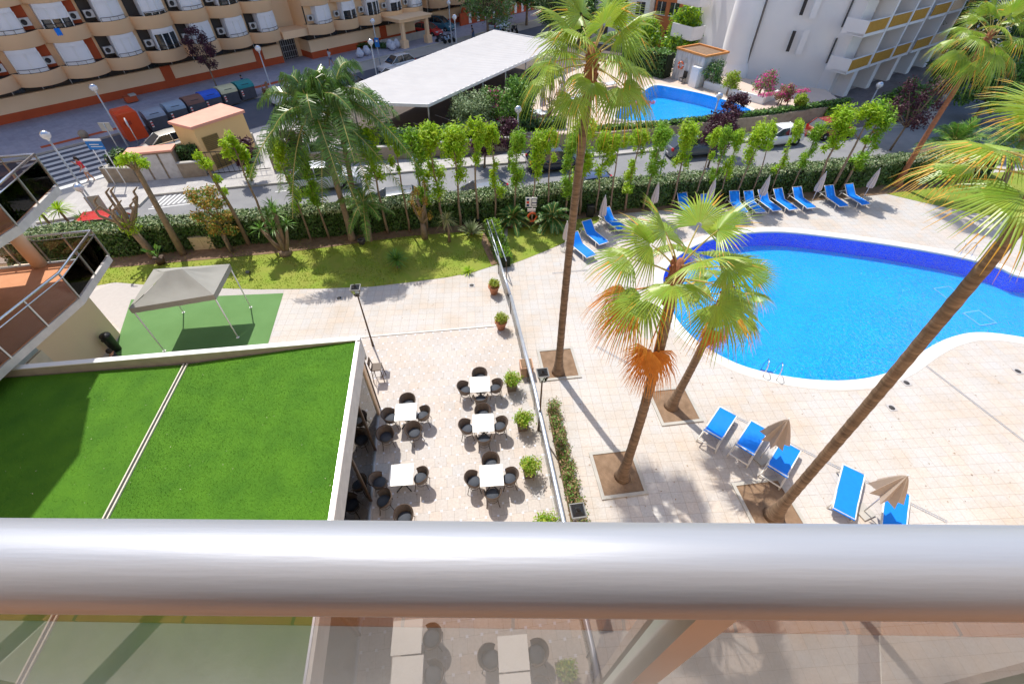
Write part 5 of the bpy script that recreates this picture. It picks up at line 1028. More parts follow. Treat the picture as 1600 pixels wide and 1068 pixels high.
# sun loungers: head at -Y, feet at +Y
def lounger(tilt, sling, frame, name='sun_lounger'):
    t = thing(name, 'lounger', 'sun lounger', (0, 0, -500)); w = .345; hy = -.25; L2 = .78; ht = (0, hy-L2*math.cos(tilt), .34+L2*math.sin(tilt))
    prof = [(1.03, .30), (.95, .345), (.6, .35), (.2, .335), (hy, .34), (hy-.2*math.cos(tilt), .34+.2*math.sin(tilt)-.01), (hy-.5*math.cos(tilt), .34+.5*math.sin(tilt)-.015), (ht[1], ht[2]), (ht[1]-.04, ht[2]-.03)]
    mb = MB(); vs = [(s*(w-.012), y, z+dz+.012) for dz in (0, -.018) for s in (-1, 1) for y, z in prof]; n = len(prof)
    mb.add(vs, [(i, i+1, n+i+1, n+i) for i in range(n-1)]+[(2*n+i, 3*n+i, 3*n+i+1, 2*n+i+1) for i in range(n-1)], 0, True); mb.build('sling', sling, t)
    mb = MB()
    for s in (-1, 1): mb.tube([(s*w, 1.05, .31), (s*w, .9, .345), (s*w, hy, .335), (s*w, -.95, .32)], .026, 8)
    mb.tube([(-w, 1.05, .31), (w, 1.05, .31)], .026, 8); mb.tube([(-w, -.95, .32), (w, -.95, .32)], .026, 8); mb.tube([(-w, .3, .30), (w, .3, .30)], .02, 6); mb.build('frame', frame, t)
    mb = MB(); mb.tube([(-w+.01, hy, .345), (-w+.01, ht[1], ht[2]), (w-.01, ht[1], ht[2]), (w-.01, hy, .345)], .024, 8)
    if tilt > .1: mb.tube([(-w+.04, hy-.45*math.cos(tilt), .33+.45*math.sin(tilt)), (-w+.04, -.82, .33)], .014, 5); mb.tube([(w-.04, hy-.45*math.cos(tilt), .33+.45*math.sin(tilt)), (w-.04, -.82, .33)], .014, 5)
    mb.build('back_frame', frame, t)
    for s in (-1, 1):
        for y, dy in ((.72, .1), (-.72, -.12)): mb = MB(); mb.tube([(s*w, y, .33), (s*(w+.02), y+dy, 0)], .028, 8); mb.build('leg', frame, t)
    return t
LA = lounger(R(42), M_blue, M_frame); LB_ = lounger(R(4), M_blue, M_frame); LC = lounger(R(28), mat('pale_sling', (.66, .70, .74), .6), mat('grey_frame', (.25, .25, .28), .5)); keep = {}
def putL(src, *a):
    if src.name in keep: src = copy_tree(src)
    else: keep[src.name] = 1
    return place(src, *a)
def face(h, f): d = G(*f, .35)-G(*h, .35); return math.atan2(-d.x, d.y)
near = [((1108, 688), (1134, 648), LA, 'blue lounger at the left end of the near group'), ((1157, 712), (1184, 670), LA, 'blue lounger just left of the slack umbrella'), ((1208, 744), (1232, 703), LA, 'blue lounger half shaded between umbrella and leaning palm'), ((1320, 792), (1332, 742), LB_, 'flat blue lounger right of the leaning palm trunk'), ((1396, 826), (1402, 776), LB_, 'blue lounger under the rightmost slack umbrella')]
for h, f, s, lb in near: p = (G(*h, .35)+G(*f, .35))/2; p.z = .003; putL(s, p, face(h, f), lb, 'sun lounger', 'blue sun loungers round the pool')
far = [((893, 374), (922, 398)), ((912, 354), (943, 379)), ((945, 337), (968, 354)), ((1062, 312), (1080, 332)), ((1098, 314), (1118, 334)), ((1142, 308), (1160, 330)), ((1163, 308), (1188, 330)), ((1185, 306), (1213, 327)), ((1208, 304), (1239, 326)), ((1237, 301), (1268, 324)), ((1287, 299), (1318, 321)), ((1318, 297), (1352, 318))]
fl = ['front', 'second', 'third', 'fourth', 'fifth', 'sixth', 'seventh', 'eighth', 'ninth', 'tenth', 'eleventh', 'last']
for i, (h, f) in enumerate(far): p = (G(*h, .35)+G(*f, .35))/2; p.z = .003; putL(LA, p, face(h, f), 'blue lounger, %s from the left in the row below the hedge' % (ORD[i]), 'sun lounger', 'blue sun loungers round the pool')
for i, (u, v) in enumerate([(870, 164), (882, 172), (893, 156), (902, 150), (915, 142), (822, 182), (832, 176), (846, 178), (816, 195), (950, 132)]):
    p = G(u, v, Z2+.3); p.z = Z2; putL(LC, p, R(-62), 'white sunlounger, %s in the group by the upper pool' % ORD[i], 'sun lounger', 'white sunloungers at the upper pool')
def umbrella(label, base, h, r, cl, m, slack=False, bm=M_conc, name='closed_umbrella', grp=None, seed=0, tiltx=0.):
    t = thing(name, label, 'umbrella', base, seed*.7, grp); mb = MB(); mb.tube([(0, 0, .05), (0, 0, h)], .022, 8); mb.ball((0, 0, h+.03), .03); mb.build('pole', M_white, t)
    mb = MB(); mb.box((0, 0, .03), (.5, .5, .06)) if slack else mb.lathe([(.001, .09), (.2, .09), (.24, 0)], 16); mb.build('base', bm, t)
    mb = MB(); N = 16; vs = []; rng_ = random.Random(seed)
    for j in range(9):
        f = j/8; z = h-cl*f; 
        for k in range(N):
            a = 2*math.pi*k/N; R_ = r*((f**(.8 if slack else .62)) if not (f > .85 and not slack) else (.85**.62)*(1-(f-.85)*1.2)); rr_ = R_*(1 if k % 2 else (.55 if slack else .68))+.015; zz = z+(0 if k % 2 == 1 else .05*f*(1 if slack else .4))+ (rng_.uniform(-.02, .02) if j == 8 else 0)
            vs.append((rr_*math.cos(a), rr_*math.sin(a), zz))
    mb.add(vs, [(j*N+k, (j+1)*N+k, (j+1)*N+(k+1) % N, j*N+(k+1) % N) for j in range(8) for k in range(N)], 0, False); mb.build('folded_cloth', m, t); return t
def ub(tip, h): p = G(*tip, h); p.z = 0; return p
for i, tip in enumerate([(946, 306), (1029, 286), (1118, 280), (1203, 275), (1291, 269), (1375, 264)]): umbrella('closed beige umbrella, %s from the left in front of the hedge' % ORD[i], ub(tip, 2.25), 2.25, .24, 1.25, M_umbw, grp='closed umbrellas below the hedge', seed=i)
umbrella('short closed beige umbrella half behind the tallest left palm trunk', G(882, 392), 1.9, .2, 1.1, M_umbw, seed=7)
umbrella('slack brown umbrella between two near blue loungers', ub((1232, 655), 2.45), 2.45, .50, 1.15, M_umb, True, M_conc, 'slack_umbrella', seed=3)
umbrella('slack brown umbrella over the rightmost near lounger', ub((1418, 743), 2.45), 2.45, .50, 1.15, M_umb, True, M_conc, 'slack_umbrella', seed=5)
for i, tip in enumerate([(881, 128), (850, 148)]): p = ub(tip, Z2+2.5); p = G(tip[0]-3, tip[1]+30, Z2); umbrella(['closed lavender umbrella at the upper pool sunloungers', 'closed lavender umbrella behind the thin branched tree'][i], p, 2.5, .28, 1.9, M_lav, name='closed_umbrella', seed=9+i)
# terrace lanterns
for i, (u, v) in enumerate([(555, 449), (848, 582), (903, 797)]):
    hh = 3.4; p = G(u, v, hh); p.z = 0; t = thing('terrace_lantern', ['black square lantern on a slim pole beyond the restaurant corner', 'black square lantern beside the tallest left palm pit', 'black square lantern seen from above over the shrub troughs'][i], 'lamp', p, HG, 'terrace lanterns')
    mb = MB(); mb.tube([(0, 0, 0), (0, 0, .5), (0, 0, hh-.45)], [.06, .04, .028], 10); mb.build('pole', M_brown, t)
    mb = MB(); k = .13
    for sx in (-1, 1):
        for sy in (-1, 1): mb.tube([(sx*.09, sy*.09, hh-.4), (sx*.18, sy*.18, hh-.02)], .012, 5); mb.tube([(0, 0, hh-.48), (sx*.09, sy*.09, hh-.4)], .012, 5)
    for s in (-1, 1): mb.box((0, s*.19, hh), (.40, .028, .03)); mb.box((s*.19, 0, hh), (.028, .36, .03))
    mb.build('frame', mat('lantern_grey', (.22, .22, .22), .4), t)
    mb = MB(); mb.box((0, 0, hh-.02), (.35, .35, .02)); mb.box((0, 0, hh+.03), (.3, .3, .07), 0, 0, .4); mb.lathe([(.06, .06), (.05, .13), (.001, .15)], 10, (0, 0, hh)); mb.build('cap', M_black, t)
    g_ = MB(); g_.box((0, 0, hh-.21), (.18, .18, .36), 0, 0, 1.85); g_.build('glass', M_glass, t)
# globe street lamps
M_globe = mat('lamp_globe', (.80, .82, .86), .25, spec=.6); M_globe_top = mat('globe_mirror_cap', (.70, .73, .78), .18, metal=.9); M_lpole = mat('lamp_pole', (.46, .50, .55), .5)
lamps = [((71, 211), 'globe street lamp beside the zebra crossing on the left'), ((121, 293), 'globe street lamp carrying a square sign above the balcony corner'), ((146, 137), 'globe street lamp in front of the block left of the red skip'), ((403, 76), 'globe street lamp at the left edge of the queen palm crown'), ((582, 33), 'globe street lamp with a blue sign near the porch'), ((579, 66), 'globe street lamp above the silver crossover'),
         ((701, 4), 'globe street lamp at the top edge beside the striped wall'), ((710, 27), 'globe street lamp above the far left end of the canopy'), ((809, 171), 'globe street lamp left of the thin branched tree'), ((650, 248), 'globe street lamp peeking above the hedge trees at centre'), ((1037, 216), 'globe street lamp among the hedge trees below the upper pool'), ((1119, 150), 'globe street lamp in front of the upper pool water'),
         ((1373, 133), 'globe street lamp against the shaded garage court'), ((1378, 192), 'globe street lamp carrying the round no turn sign'), ((470, 192), 'globe street lamp with a small white sign beside the queen palms')]
FOOT = {121: (160, 345), 650: (655, 292), 1037: (1027, 288), 1373: (1345, 190), 1378: (1347, 250), 1119: (1106, 212), 809: (809, 240), 470: (492, 262)}
def lamp_at(u, v):
    if u in FOOT: p = G(*FOOT[u]); return p, ZY(u, v, p.y).z
    p = G(u, v, 4.6); p.z = 0; return p, 4.6
for i, ((u, v), lb) in enumerate(lamps):
    p, h = lamp_at(u, v); t = thing('street_lamp', lb, 'street lamp', p, 0, 'globe street lamps'); mb = MB(); mb.tube([(0, 0, 0), (0, 0, .8), (0, 0, h-.2)], [.085, .06, .05], 10); mb.build('pole', M_lpole, t)
    mb = MB(); mb.ball((0, 0, h), .26, 20); mb.lathe([(.06, -.34), (.09, -.26), (.1, -.22)], 12, (0, 0, h)); mb.build('globe', M_globe, t)
    mb = MB(); mb.lathe([(.262*math.cos(R(a)), .262*math.sin(R(a))) for a in (28, 45, 60, 75, 89.9)], 20, (0, 0, h)); mb.build('cap', M_globe_top, t)
# signs
def text(body, size, m, parent, loc, rot, ex=.004):
    cu = bpy.data.curves.new('lettering', 'FONT'); cu.body = body; cu.size = size; cu.extrude = ex; cu.align_x = 'CENTER'; cu.align_y = 'CENTER'; cu.materials.append(m)
    tmp = bpy.data.objects.new('tmp', cu); S.collection.objects.link(tmp); dg = bpy.context.evaluated_depsgraph_get(); me = bpy.data.meshes.new_from_object(tmp.evaluated_get(dg)); bpy.data.objects.remove(tmp)
    o = bpy.data.objects.new('lettering', me); S.collection.objects.link(o); o.parent = parent; o.location = loc; o.rotation_euler = rot; return o
M_sblue = mat('sign_blue', (.02, .20, .60), .5); M_sred = mat('sign_red', (.75, .05, .04), .5); M_navy = mat('sign_navy', (.03, .05, .16), .5)
t = thing('street_sign', 'blue rectangular street sign on two posts by the zebra crossing', 'sign', G(193, 292), R(2)); zt = ZY(160, 228, G(193, 292).y).z
mb = MB(); mb.tube([(-.45, 0, 0), (-.45, 0, zt+.35)], .035, 7); mb.tube([(.3, 0, 0), (.3, 0, zt+.35)], .035, 7); mb.build('post', M_white, t); mb = MB(); mb.box((-.07, -.05, zt+.05), (1.05, .04, .55)); mb.build('panel', M_sblue, t); mb = MB(); mb.box((-.07, -.045, zt+.39), (1.1, .06, .12)); mb.build('top_band', M_white, t)
mb = MB(); mb.box((-.1, -.08, zt+.12), (.6, .01, .05)); mb.box((.0, -.08, zt-.02), (.75, .01, .04)); mb.build('lettering', M_white, t)
t = thing('traffic_sign', 'pale rectangular sign seen from behind left of the parked white car', 'sign', G(196, 250), 0); mb = MB(); mb.tube([(0, 0, 0), (0, 0, 2.7)], .04, 7); mb.build('post', M_alu, t); mb = MB(); mb.box((0, .03, 2.45), (.85, .03, .6)); mb.build('panel', mat('sign_back', (.55, .52, .45), .5), t)
t = thing('traffic_sign', 'round red and white sign edge on beside the parked white car', 'sign', G(226, 240), R(-60)); mb = MB(); mb.tube([(0, 0, 0), (0, 0, 2.6)], .035, 7); mb.build('post', M_alu, t); mb = MB(); mb.lathe([(.001, 0), (.34, 0), (.34, .03), (.001, .03)], 24)
mb.v = [(x, z-.03, y+2.35) for x, y, z in mb.v]; mb.build('disc', M_white, t)
def lamp_sign(u, v, lb): return lamp_at(u, v)[0]
p, hh_ = lamp_at(121, 293); mb = MB(); mb.box((.28, .02, hh_-1.15), (.8, .05, 1.1)); mb.box((.28, -.01, hh_-1.15), (.74, .02, 1.04), 0, 1); tag(mb.build('square_sign', [M_alu, mat('sign_grey_green', (.42, .48, .42), .5)], loc=p, rz=R(20)), 'square grey sign clamped to the lamp above the balcony corner', 'sign')
p, hh_ = lamp_at(1378, 192); t = thing('no_turn_sign', 'round red rimmed sign with a black turning arrow on a street lamp', 'sign', p+Vector((-.28, -.12, 0)), R(12))
def disc(r, y, m, nm): mb = MB(); mb.lathe([(.001, 0), (r, 0), (r, .02), (.001, .02)], 28); mb.v = [(x, -z+y, yy+hh_-.95) for x, yy, z in mb.v]; return mb.build(nm, m, t)
disc(.42, 0, M_sred, 'rim'); disc(.31, -.025, M_white, 'face'); mb = MB(); q_ = hh_-4.25; pp = [(-.08, 3.10+q_), (-.08, 3.36+q_), (-.03, 3.43+q_), (.06, 3.43+q_), (.13, 3.36+q_)]
mb.tube([(x, -.06, z) for x, z in pp], .03, 6); mb.add([(.06, -.07, 3.30+q_), (.20, -.07, 3.24+q_), (.20, -.07, 3.40+q_)], [(0, 1, 2)]); mb.build('arrow', M_black, t)
p, hh_ = lamp_at(470, 192); q_ = hh_-.85-3.1; mb = MB(); mb.box((.05, -.07, 3.1+q_), (.5, .04, 1.2)); mb.box((.05, -.095, 3.3+q_), (.2, .02, .2), 0, 1); mb.box((.05, -.095, 3.62+q_), (.4, .02, .1), 0, 2); mb.box((.05, -.095, 2.75+q_), (.4, .02, .25), 0, 2); tag(mb.build('parking_sign', [M_white, M_sred, mat('sign_green', (.1, .4, .15), .5)], loc=p), 'narrow white sign with a red mark and green bands on a lamp', 'sign')
p = lamp_sign(582, 33, ''); mb = MB(); mb.box((.08, -.09, 2.6), (.5, .04, .9)); mb.box((.08, -.115, 2.75), (.2, .02, .2), 0, 1); tag(mb.build('blue_sign', [M_sblue, M_white], loc=p), 'small blue sign on the lamp near the porch', 'sign')
pb = G(831, 350); zt = ZY(826, 316, pb.y).z; t = thing('pool_rules_sign', 'white pool rules board with small blue pictograms in the hedge bed', 'sign', pb)
mb = MB(); mb.tube([(0, .05, 0), (0, .05, zt+.3)], .035, 7); mb.build('post', M_white, t); mb = MB(); mb.box((-.08, 0, zt), (.70, .03, .62)); mb.build('board', M_white, t); mb = MB(); mb.box((-.05, 0, zt-.52), (.5, .03, .2)); mb.build('lower_board', M_white, t)
mb = MB()
for j in range(3): mb.box((-.29, -.02, zt+.19-.19*j), (.15, .02, .14), 0, j % 2)
for sx, sz, w_, h_ in ((.1, .22, .3, .03), (.1, -.2, .3, .03), (-.05, 0, .03, .44), (.25, 0, .03, .44), (.1, -.03, .3, .05)): mb.box((sx, -.02, zt+sz), (w_, .015, h_), 0, 0)
mb.build('pictograms', [M_navy, M_sred], t)
tag(MB().box((0, 0, .4), (1.15, .5, .8)).box((0, -.26, .4), (.02, .02, .7)).box((0, 0, .82), (1.2, .56, .05)).build('utility_box', mat('beige_box', (.58, .50, .34), .8), loc=G(322, 388)+Vector((0, .1, 0)), rz=.15), 'low beige double utility box at the foot of the hedge', 'cabinet')
for (u, v), lb in (((392, 434), 'small black garden spotlight on the lawn behind the marquee'), ((735, 305), 'small garden spotlight hidden at the hedge foot')): tag(MB().tube([(0, 0, 0), (0, 0, .3)], .02, 6).box((0, 0, .36), (.2, .14, .16), 0, 0, 1, Matrix.Rotation(.5, 3, 'X')).build('garden_spotlight', M_black, loc=G(u, v) if v > 400 else G(748, 352)), lb, 'spotlight')
tag(MB().box((0, 0, .35), (.4, .35, .7), 0, 0, 1.1).box((0, 0, .74), (.44, .4, .06)).build('litter_bin', M_black, loc=G(921, 338)), 'small dark litter bin at the hedge right of the tallest palm', 'litter bin')
mb = ring(.28, .065); tag(mb.build('life_buoy', [M_buoy, M_buoy], loc=Vector((830/1000*0+pb.x, pb.y-.12, .55)), rz=.2), 'orange life buoy hanging below the pool rules board', 'life buoy')
# pool ladders
def ladder(label, u, v, rz, steps=True):
    t = thing('pool_ladder', label, 'pool ladder', G(u, v), rz, 'steel pool ladders')
    for s in (-1, 1): mb = MB(); mb.tube([(s*.27, .5, .0), (s*.27, .45, .5), (s*.27, .25, .72), (s*.27, 0, .66), (s*.27, -.18, .2), (s*.27, -.2, -.9)], .022, 8); mb.build('handrail', M_steel, t)
    mb = MB(); 
    for k in range(3): mb.box((0, -.2, -.25-.28*k), (.52, .1, .03))
    mb.build('steps', M_steel, t); return t
ladder('steel ladder on the far rim of the pool near the leaning palm', 1505, 398, R(-16)); ladder('steel ladder hoops on the near rim below the palm group', 1202, 579, R(158))
mb = MB(); mb.tube([(0, 0, 0), (0, 0, .9), (.6, 0, .9), (.6, 0, 0)], .025, 6); mb.tube([(0, .5, 0), (0, .5, .9), (.6, .5, .6), (.6, .5, 0)], .025, 6); tag(mb.build('step_handrail', M_steel, loc=G(885, 190, Z2)), 'small steel step handrail on the upper pool deck', 'railing')
# marquee
feet = [G(257, 548), G(372, 527), G(394, 486), G(287, 488)]; feet = [feet[0], feet[1], feet[1]+(G(392, 480)-feet[1])*1.0, feet[0]+(G(287, 488)-feet[0])*1.0]
t = thing('marquee', 'grey canvas pop up marquee on four white legs over green carpet', 'marquee', (0, 0, 0)); ze = 2.6
tops = [G(213, 479, 2.05), G(344, 471, 2.05), G(366, 418, 2.3), G(244, 425, 2.3)]
tops = [XY(f, ze) for f in feet]; cen = sum(tops, Vector())/4; tops = [cen+(p-cen)*1.04 for p in tops]; pk = cen+Vector((0, 0, .72)); ridge = (tops[1]-tops[0])*.10
mb = MB(); N = 10; P0 = pk-ridge; P1 = pk+ridge
def panel(a, b, c, d):    # eave a-b, peak c(at a) d(at b), slightly sagging
    vs = []; 
    for j in range(7):
        f = j/6
        for i in range(N+1): g_ = i/N; e = a.lerp(b, g_); q = c.lerp(d, g_); p = e.lerp(q, f); vs.append(p-Vector((0, 0, .10*math.sin(math.pi*f)*(.5+.5*math.sin(math.pi*g_))+.018*math.sin(g_*17+f*3)*math.sin(math.pi*f))))
    mb.add(vs, [(j*(N+1)+i, j*(N+1)+i+1, (j+1)*(N+1)+i+1, (j+1)*(N+1)+i) for j in range(6) for i in range(N)], 0, True)
panel(tops[0], tops[1], P0, P1); panel(tops[1], tops[2], P1, P1); panel(tops[2], tops[3], P1, P0); panel(tops[3], tops[0], P0, P0); mb.build('roof_cloth', M_tent, t)
mb = MB()
for i in range(4):
    a, b = tops[i], tops[(i+1) % 4]; n_ = 12; vs = []
    for k in range(n_+1): p = a.lerp(b, k/n_); vs += [p, p-Vector((0, 0, .26+.012*(k % 2)))]
    mb.add(vs, [(2*k, 2*k+1, 2*k+3, 2*k+2) for k in range(n_)], 0)
mb.build('valance', M_tent, t)
for f, tp_ in zip(feet, tops): mb = MB(); e = cen+(tp_-cen)*.965; mb.tube([(f.x, f.y, 0), (e.x, e.y, ze)], .03, 6); mb.box((f.x, f.y, .01), (.12, .12, .02)); mb.build('leg', M_white, t)
mb = MB()
for i in range(4): mb.tube([cen+(tops[i]-cen)*.96-Vector((0, 0, .04)), cen+(tops[(i+1) % 4]-cen)*.96-Vector((0, 0, .04))], .018, 5)
mb.build('frame', M_alu, t)
# bins and skip on the street
t = thing('clothing_skip', 'tall red metal collection skip at the end of the bin row', 'skip', B(7.2, 11.4), AB); mb = MB(); mb.box((0, .0, 1.0), (1.5, 1.6, 2.0)); mb.build('body', mat('skip_red', (.75, .09, .02), .5, (.6, .07, .02), 2, .5), t)
mb = MB(); mb.prism([(-.75, -.8), (.75, -.8), (.75, .8), (-.75, .8)], 2.0, 2.02); mb.box((0, .25, 2.1), (1.5, 1.0, .2), 0, 0, .85); mb.build('lid', mat('skip_red', (.75, .09, .02)), t); mb = MB(); mb.box((-.2, -.815, 1.35), (.5, .03, .3)); mb.build('hatch', mat('skip_dark', (.45, .05, .02), .5), t)
def binn(a, b, col, lid, label):
    t = thing('recycling_container', label, 'container', B(a, b), AB, 'street recycling containers'); w = 1.5; mb = MB(); pr2 = [(-.75, .15), (.75, .15), (.85, 1.15), (-.85, 1.15)]
    mb.add([(x, y, z) for x in (-w/2, w/2) for y, z in pr2], [(0, 1, 2, 3), (7, 6, 5, 4), (0, 4, 5, 1), (1, 5, 6, 2), (3, 2, 6, 7), (0, 3, 7, 4)]); mb.build('body', mat('bin_%s' % col[0], col[1], .5), t)
    mb = MB(); pts = [(-.88, 1.15)]+[(-.86*math.cos(math.pi*i/8), 1.2+.45*math.sin(math.pi*i/8)) for i in range(9)]+[(.88, 1.15)]; n_ = len(pts)
    mb.add([(x, y, z) for x in (-w/2-.02, w/2+.02) for y, z in pts], [(i, i+1, n_+i+1, n_+i) for i in range(n_-1)]+[tuple(range(n_))[::-1], tuple(range(n_, 2*n_))], 0); mb.build('lid', mat('lid_%s' % lid[0], lid[1], .45), t)
    mb = MB(); mb.box((.0, -.72, 1.42), (.7, .05, .06), 0, 0); mb.build('slot', M_black, t); mb = MB(); mb.box((-.55, -.86, .75), (.16, .03, .5), 0, 0); mb.box((-.55, -.88, .65), (.16, .02, .1), 0, 1); mb.box((-.55, -.88, .85), (.16, .02, .1), 0, 1); mb.build('reflector', [M_white, M_sred], t)
gb = ('grey', (.10, .11, .14))
for a, b, lid, lb in [(9.2, 11.0, ('steelblue', (.30, .36, .46)), 'grey container with a steel blue lid next to the red skip'), (11.1, 10.4, ('paleblue', (.28, .38, .50)), 'grey container with a pale blue lid, second after the skip'), (12.9, 10.0, ('brown', (.20, .10, .08)), 'smaller container with a brown lid'), (14.5, 9.6, ('blue', (.02, .12, .70)), 'container with a vivid blue lid'), (16.3, 9.2, ('yellow', (.62, .60, .38)), 'container with a pale yellow lid'), (18.1, 8.9, ('teal', (.02, .26, .28)), 'container with a teal lid at the far end of the row')]: binn(a, b, gb, lid, lb)
tag(MB().box((0, 0, .25), (.7, .5, .5), .3).box((.3, .35, .55), (.5, .12, .8), .9).box((-.3, .1, .45), (.1, .8, .7), -.4).build('cardboard_pile', mat('cardboard', (.36, .22, .12), .9), loc=B(20.2, 9.0), rz=AB), 'pile of flattened cardboard beside the teal lidded container', 'cardboard')
for i, (a, b) in enumerate([(34.4, 5.0), (35.6, 4.7), (39.6, 4.2), (40.4, 4.6), (39.2, 5.2)]):
    mb = MB(); g = random.Random(i); mb.ball((0, 0, .45), .5, 12, 0, .9); mb.v = [(x*g.uniform(.85, 1.1), y*g.uniform(.85, 1.1), z) for x, y, z in mb.v]; mb.box((0, 0, .9), (.5, .5, .25), .3, 0, .6); tag(mb.build('builder_sack', mat('white_sack', (.62, .64, .72), .8, (.45, .48, .58), 4, .7), loc=B(a, b, .13), rz=i), ['white rubble sack left of the small purple street tree', 'white rubble sack right of the small purple street tree', 'leftmost white rubble sack of the pile at the porch', 'rear white rubble sack of the pile at the porch', 'front white rubble sack of the pile at the porch'][i], 'sack')
# metal fence by the white car
t = thing('corner_fence', 'dark post and rail fence in front of the parked white car', 'fence', (0, 0, 0)); mb = MB(); pa, pb2 = B(3.5, 18.2), B(10.5, 18.2); mb.tube([XY(pa, 1.15), XY(pb2, 1.15)], .03, 6); mb.tube([XY(pa, .6), XY(pb2, .6)], .02, 5); mb.build('rail', M_cream2, t)
for k in range(4): c = pa.lerp(pb2, k/3); mb = MB(); mb.tube([XY(c, 0), XY(c, 1.2)], .035, 6); mb.build('post', M_brown, t)
mb = MB(); mb.ball((0, 0, .3), .35, 12); tag(mb.build('stone_ball', M_stone, loc=B(4.2, 8.9, .13)), 'round stone bollard on the pavement near the kerb', 'bollard')

g_ = random.Random(12); mb = MB()
for k in range(450):
    u, v = g_.uniform(560, 1590), g_.uniform(345, 800); p = G(u, v); 
    if inpoly((p.x, p.y), RIM) or (u < 600 and v > 520): continue
    a = g_.uniform(0, 6.28); l_ = g_.uniform(.015, .05); c, s_ = math.cos(a)*l_, math.sin(a)*l_; mb.add([(p.x-c, p.y-s_, .012), (p.x+s_*.4, p.y-c*.4, .018), (p.x+c, p.y+s_, .014), (p.x-s_*.4, p.y+c*.4, .02)], [(0, 1, 2, 3)])
o = mb.build('leaf_litter', mat('dry_litter', (.34, .22, .12), .9, (.22, .16, .09), 3, .6, island=.4)); o['kind'] = 'stuff'; tag(o, 'fallen dry leaf bits scattered on the pale paving', 'leaf litter')
g_ = random.Random(14); mb = MB()
for k in range(60):
    p = G(g_.uniform(0, 540), g_.uniform(585, 800), 3.97)
    a = g_.uniform(0, 6.28); l_ = g_.uniform(.008, .022); c, s_ = math.cos(a)*l_, math.sin(a)*l_; z = 4.0; mb.add([(p.x-c, p.y-s_, z), (p.x+s_*.4, p.y-c*.4, z+.006), (p.x+c, p.y+s_, z), (p.x-s_*.4, p.y+c*.4, z+.006)], [(0, 1, 2, 3)])
o = mb.build('roof_litter', mat('pale_litter', (.62, .58, .45), .9, island=.3)); o['kind'] = 'stuff'; tag(o, 'pale dry leaf bits scattered over the green roof turf', 'leaf litter')

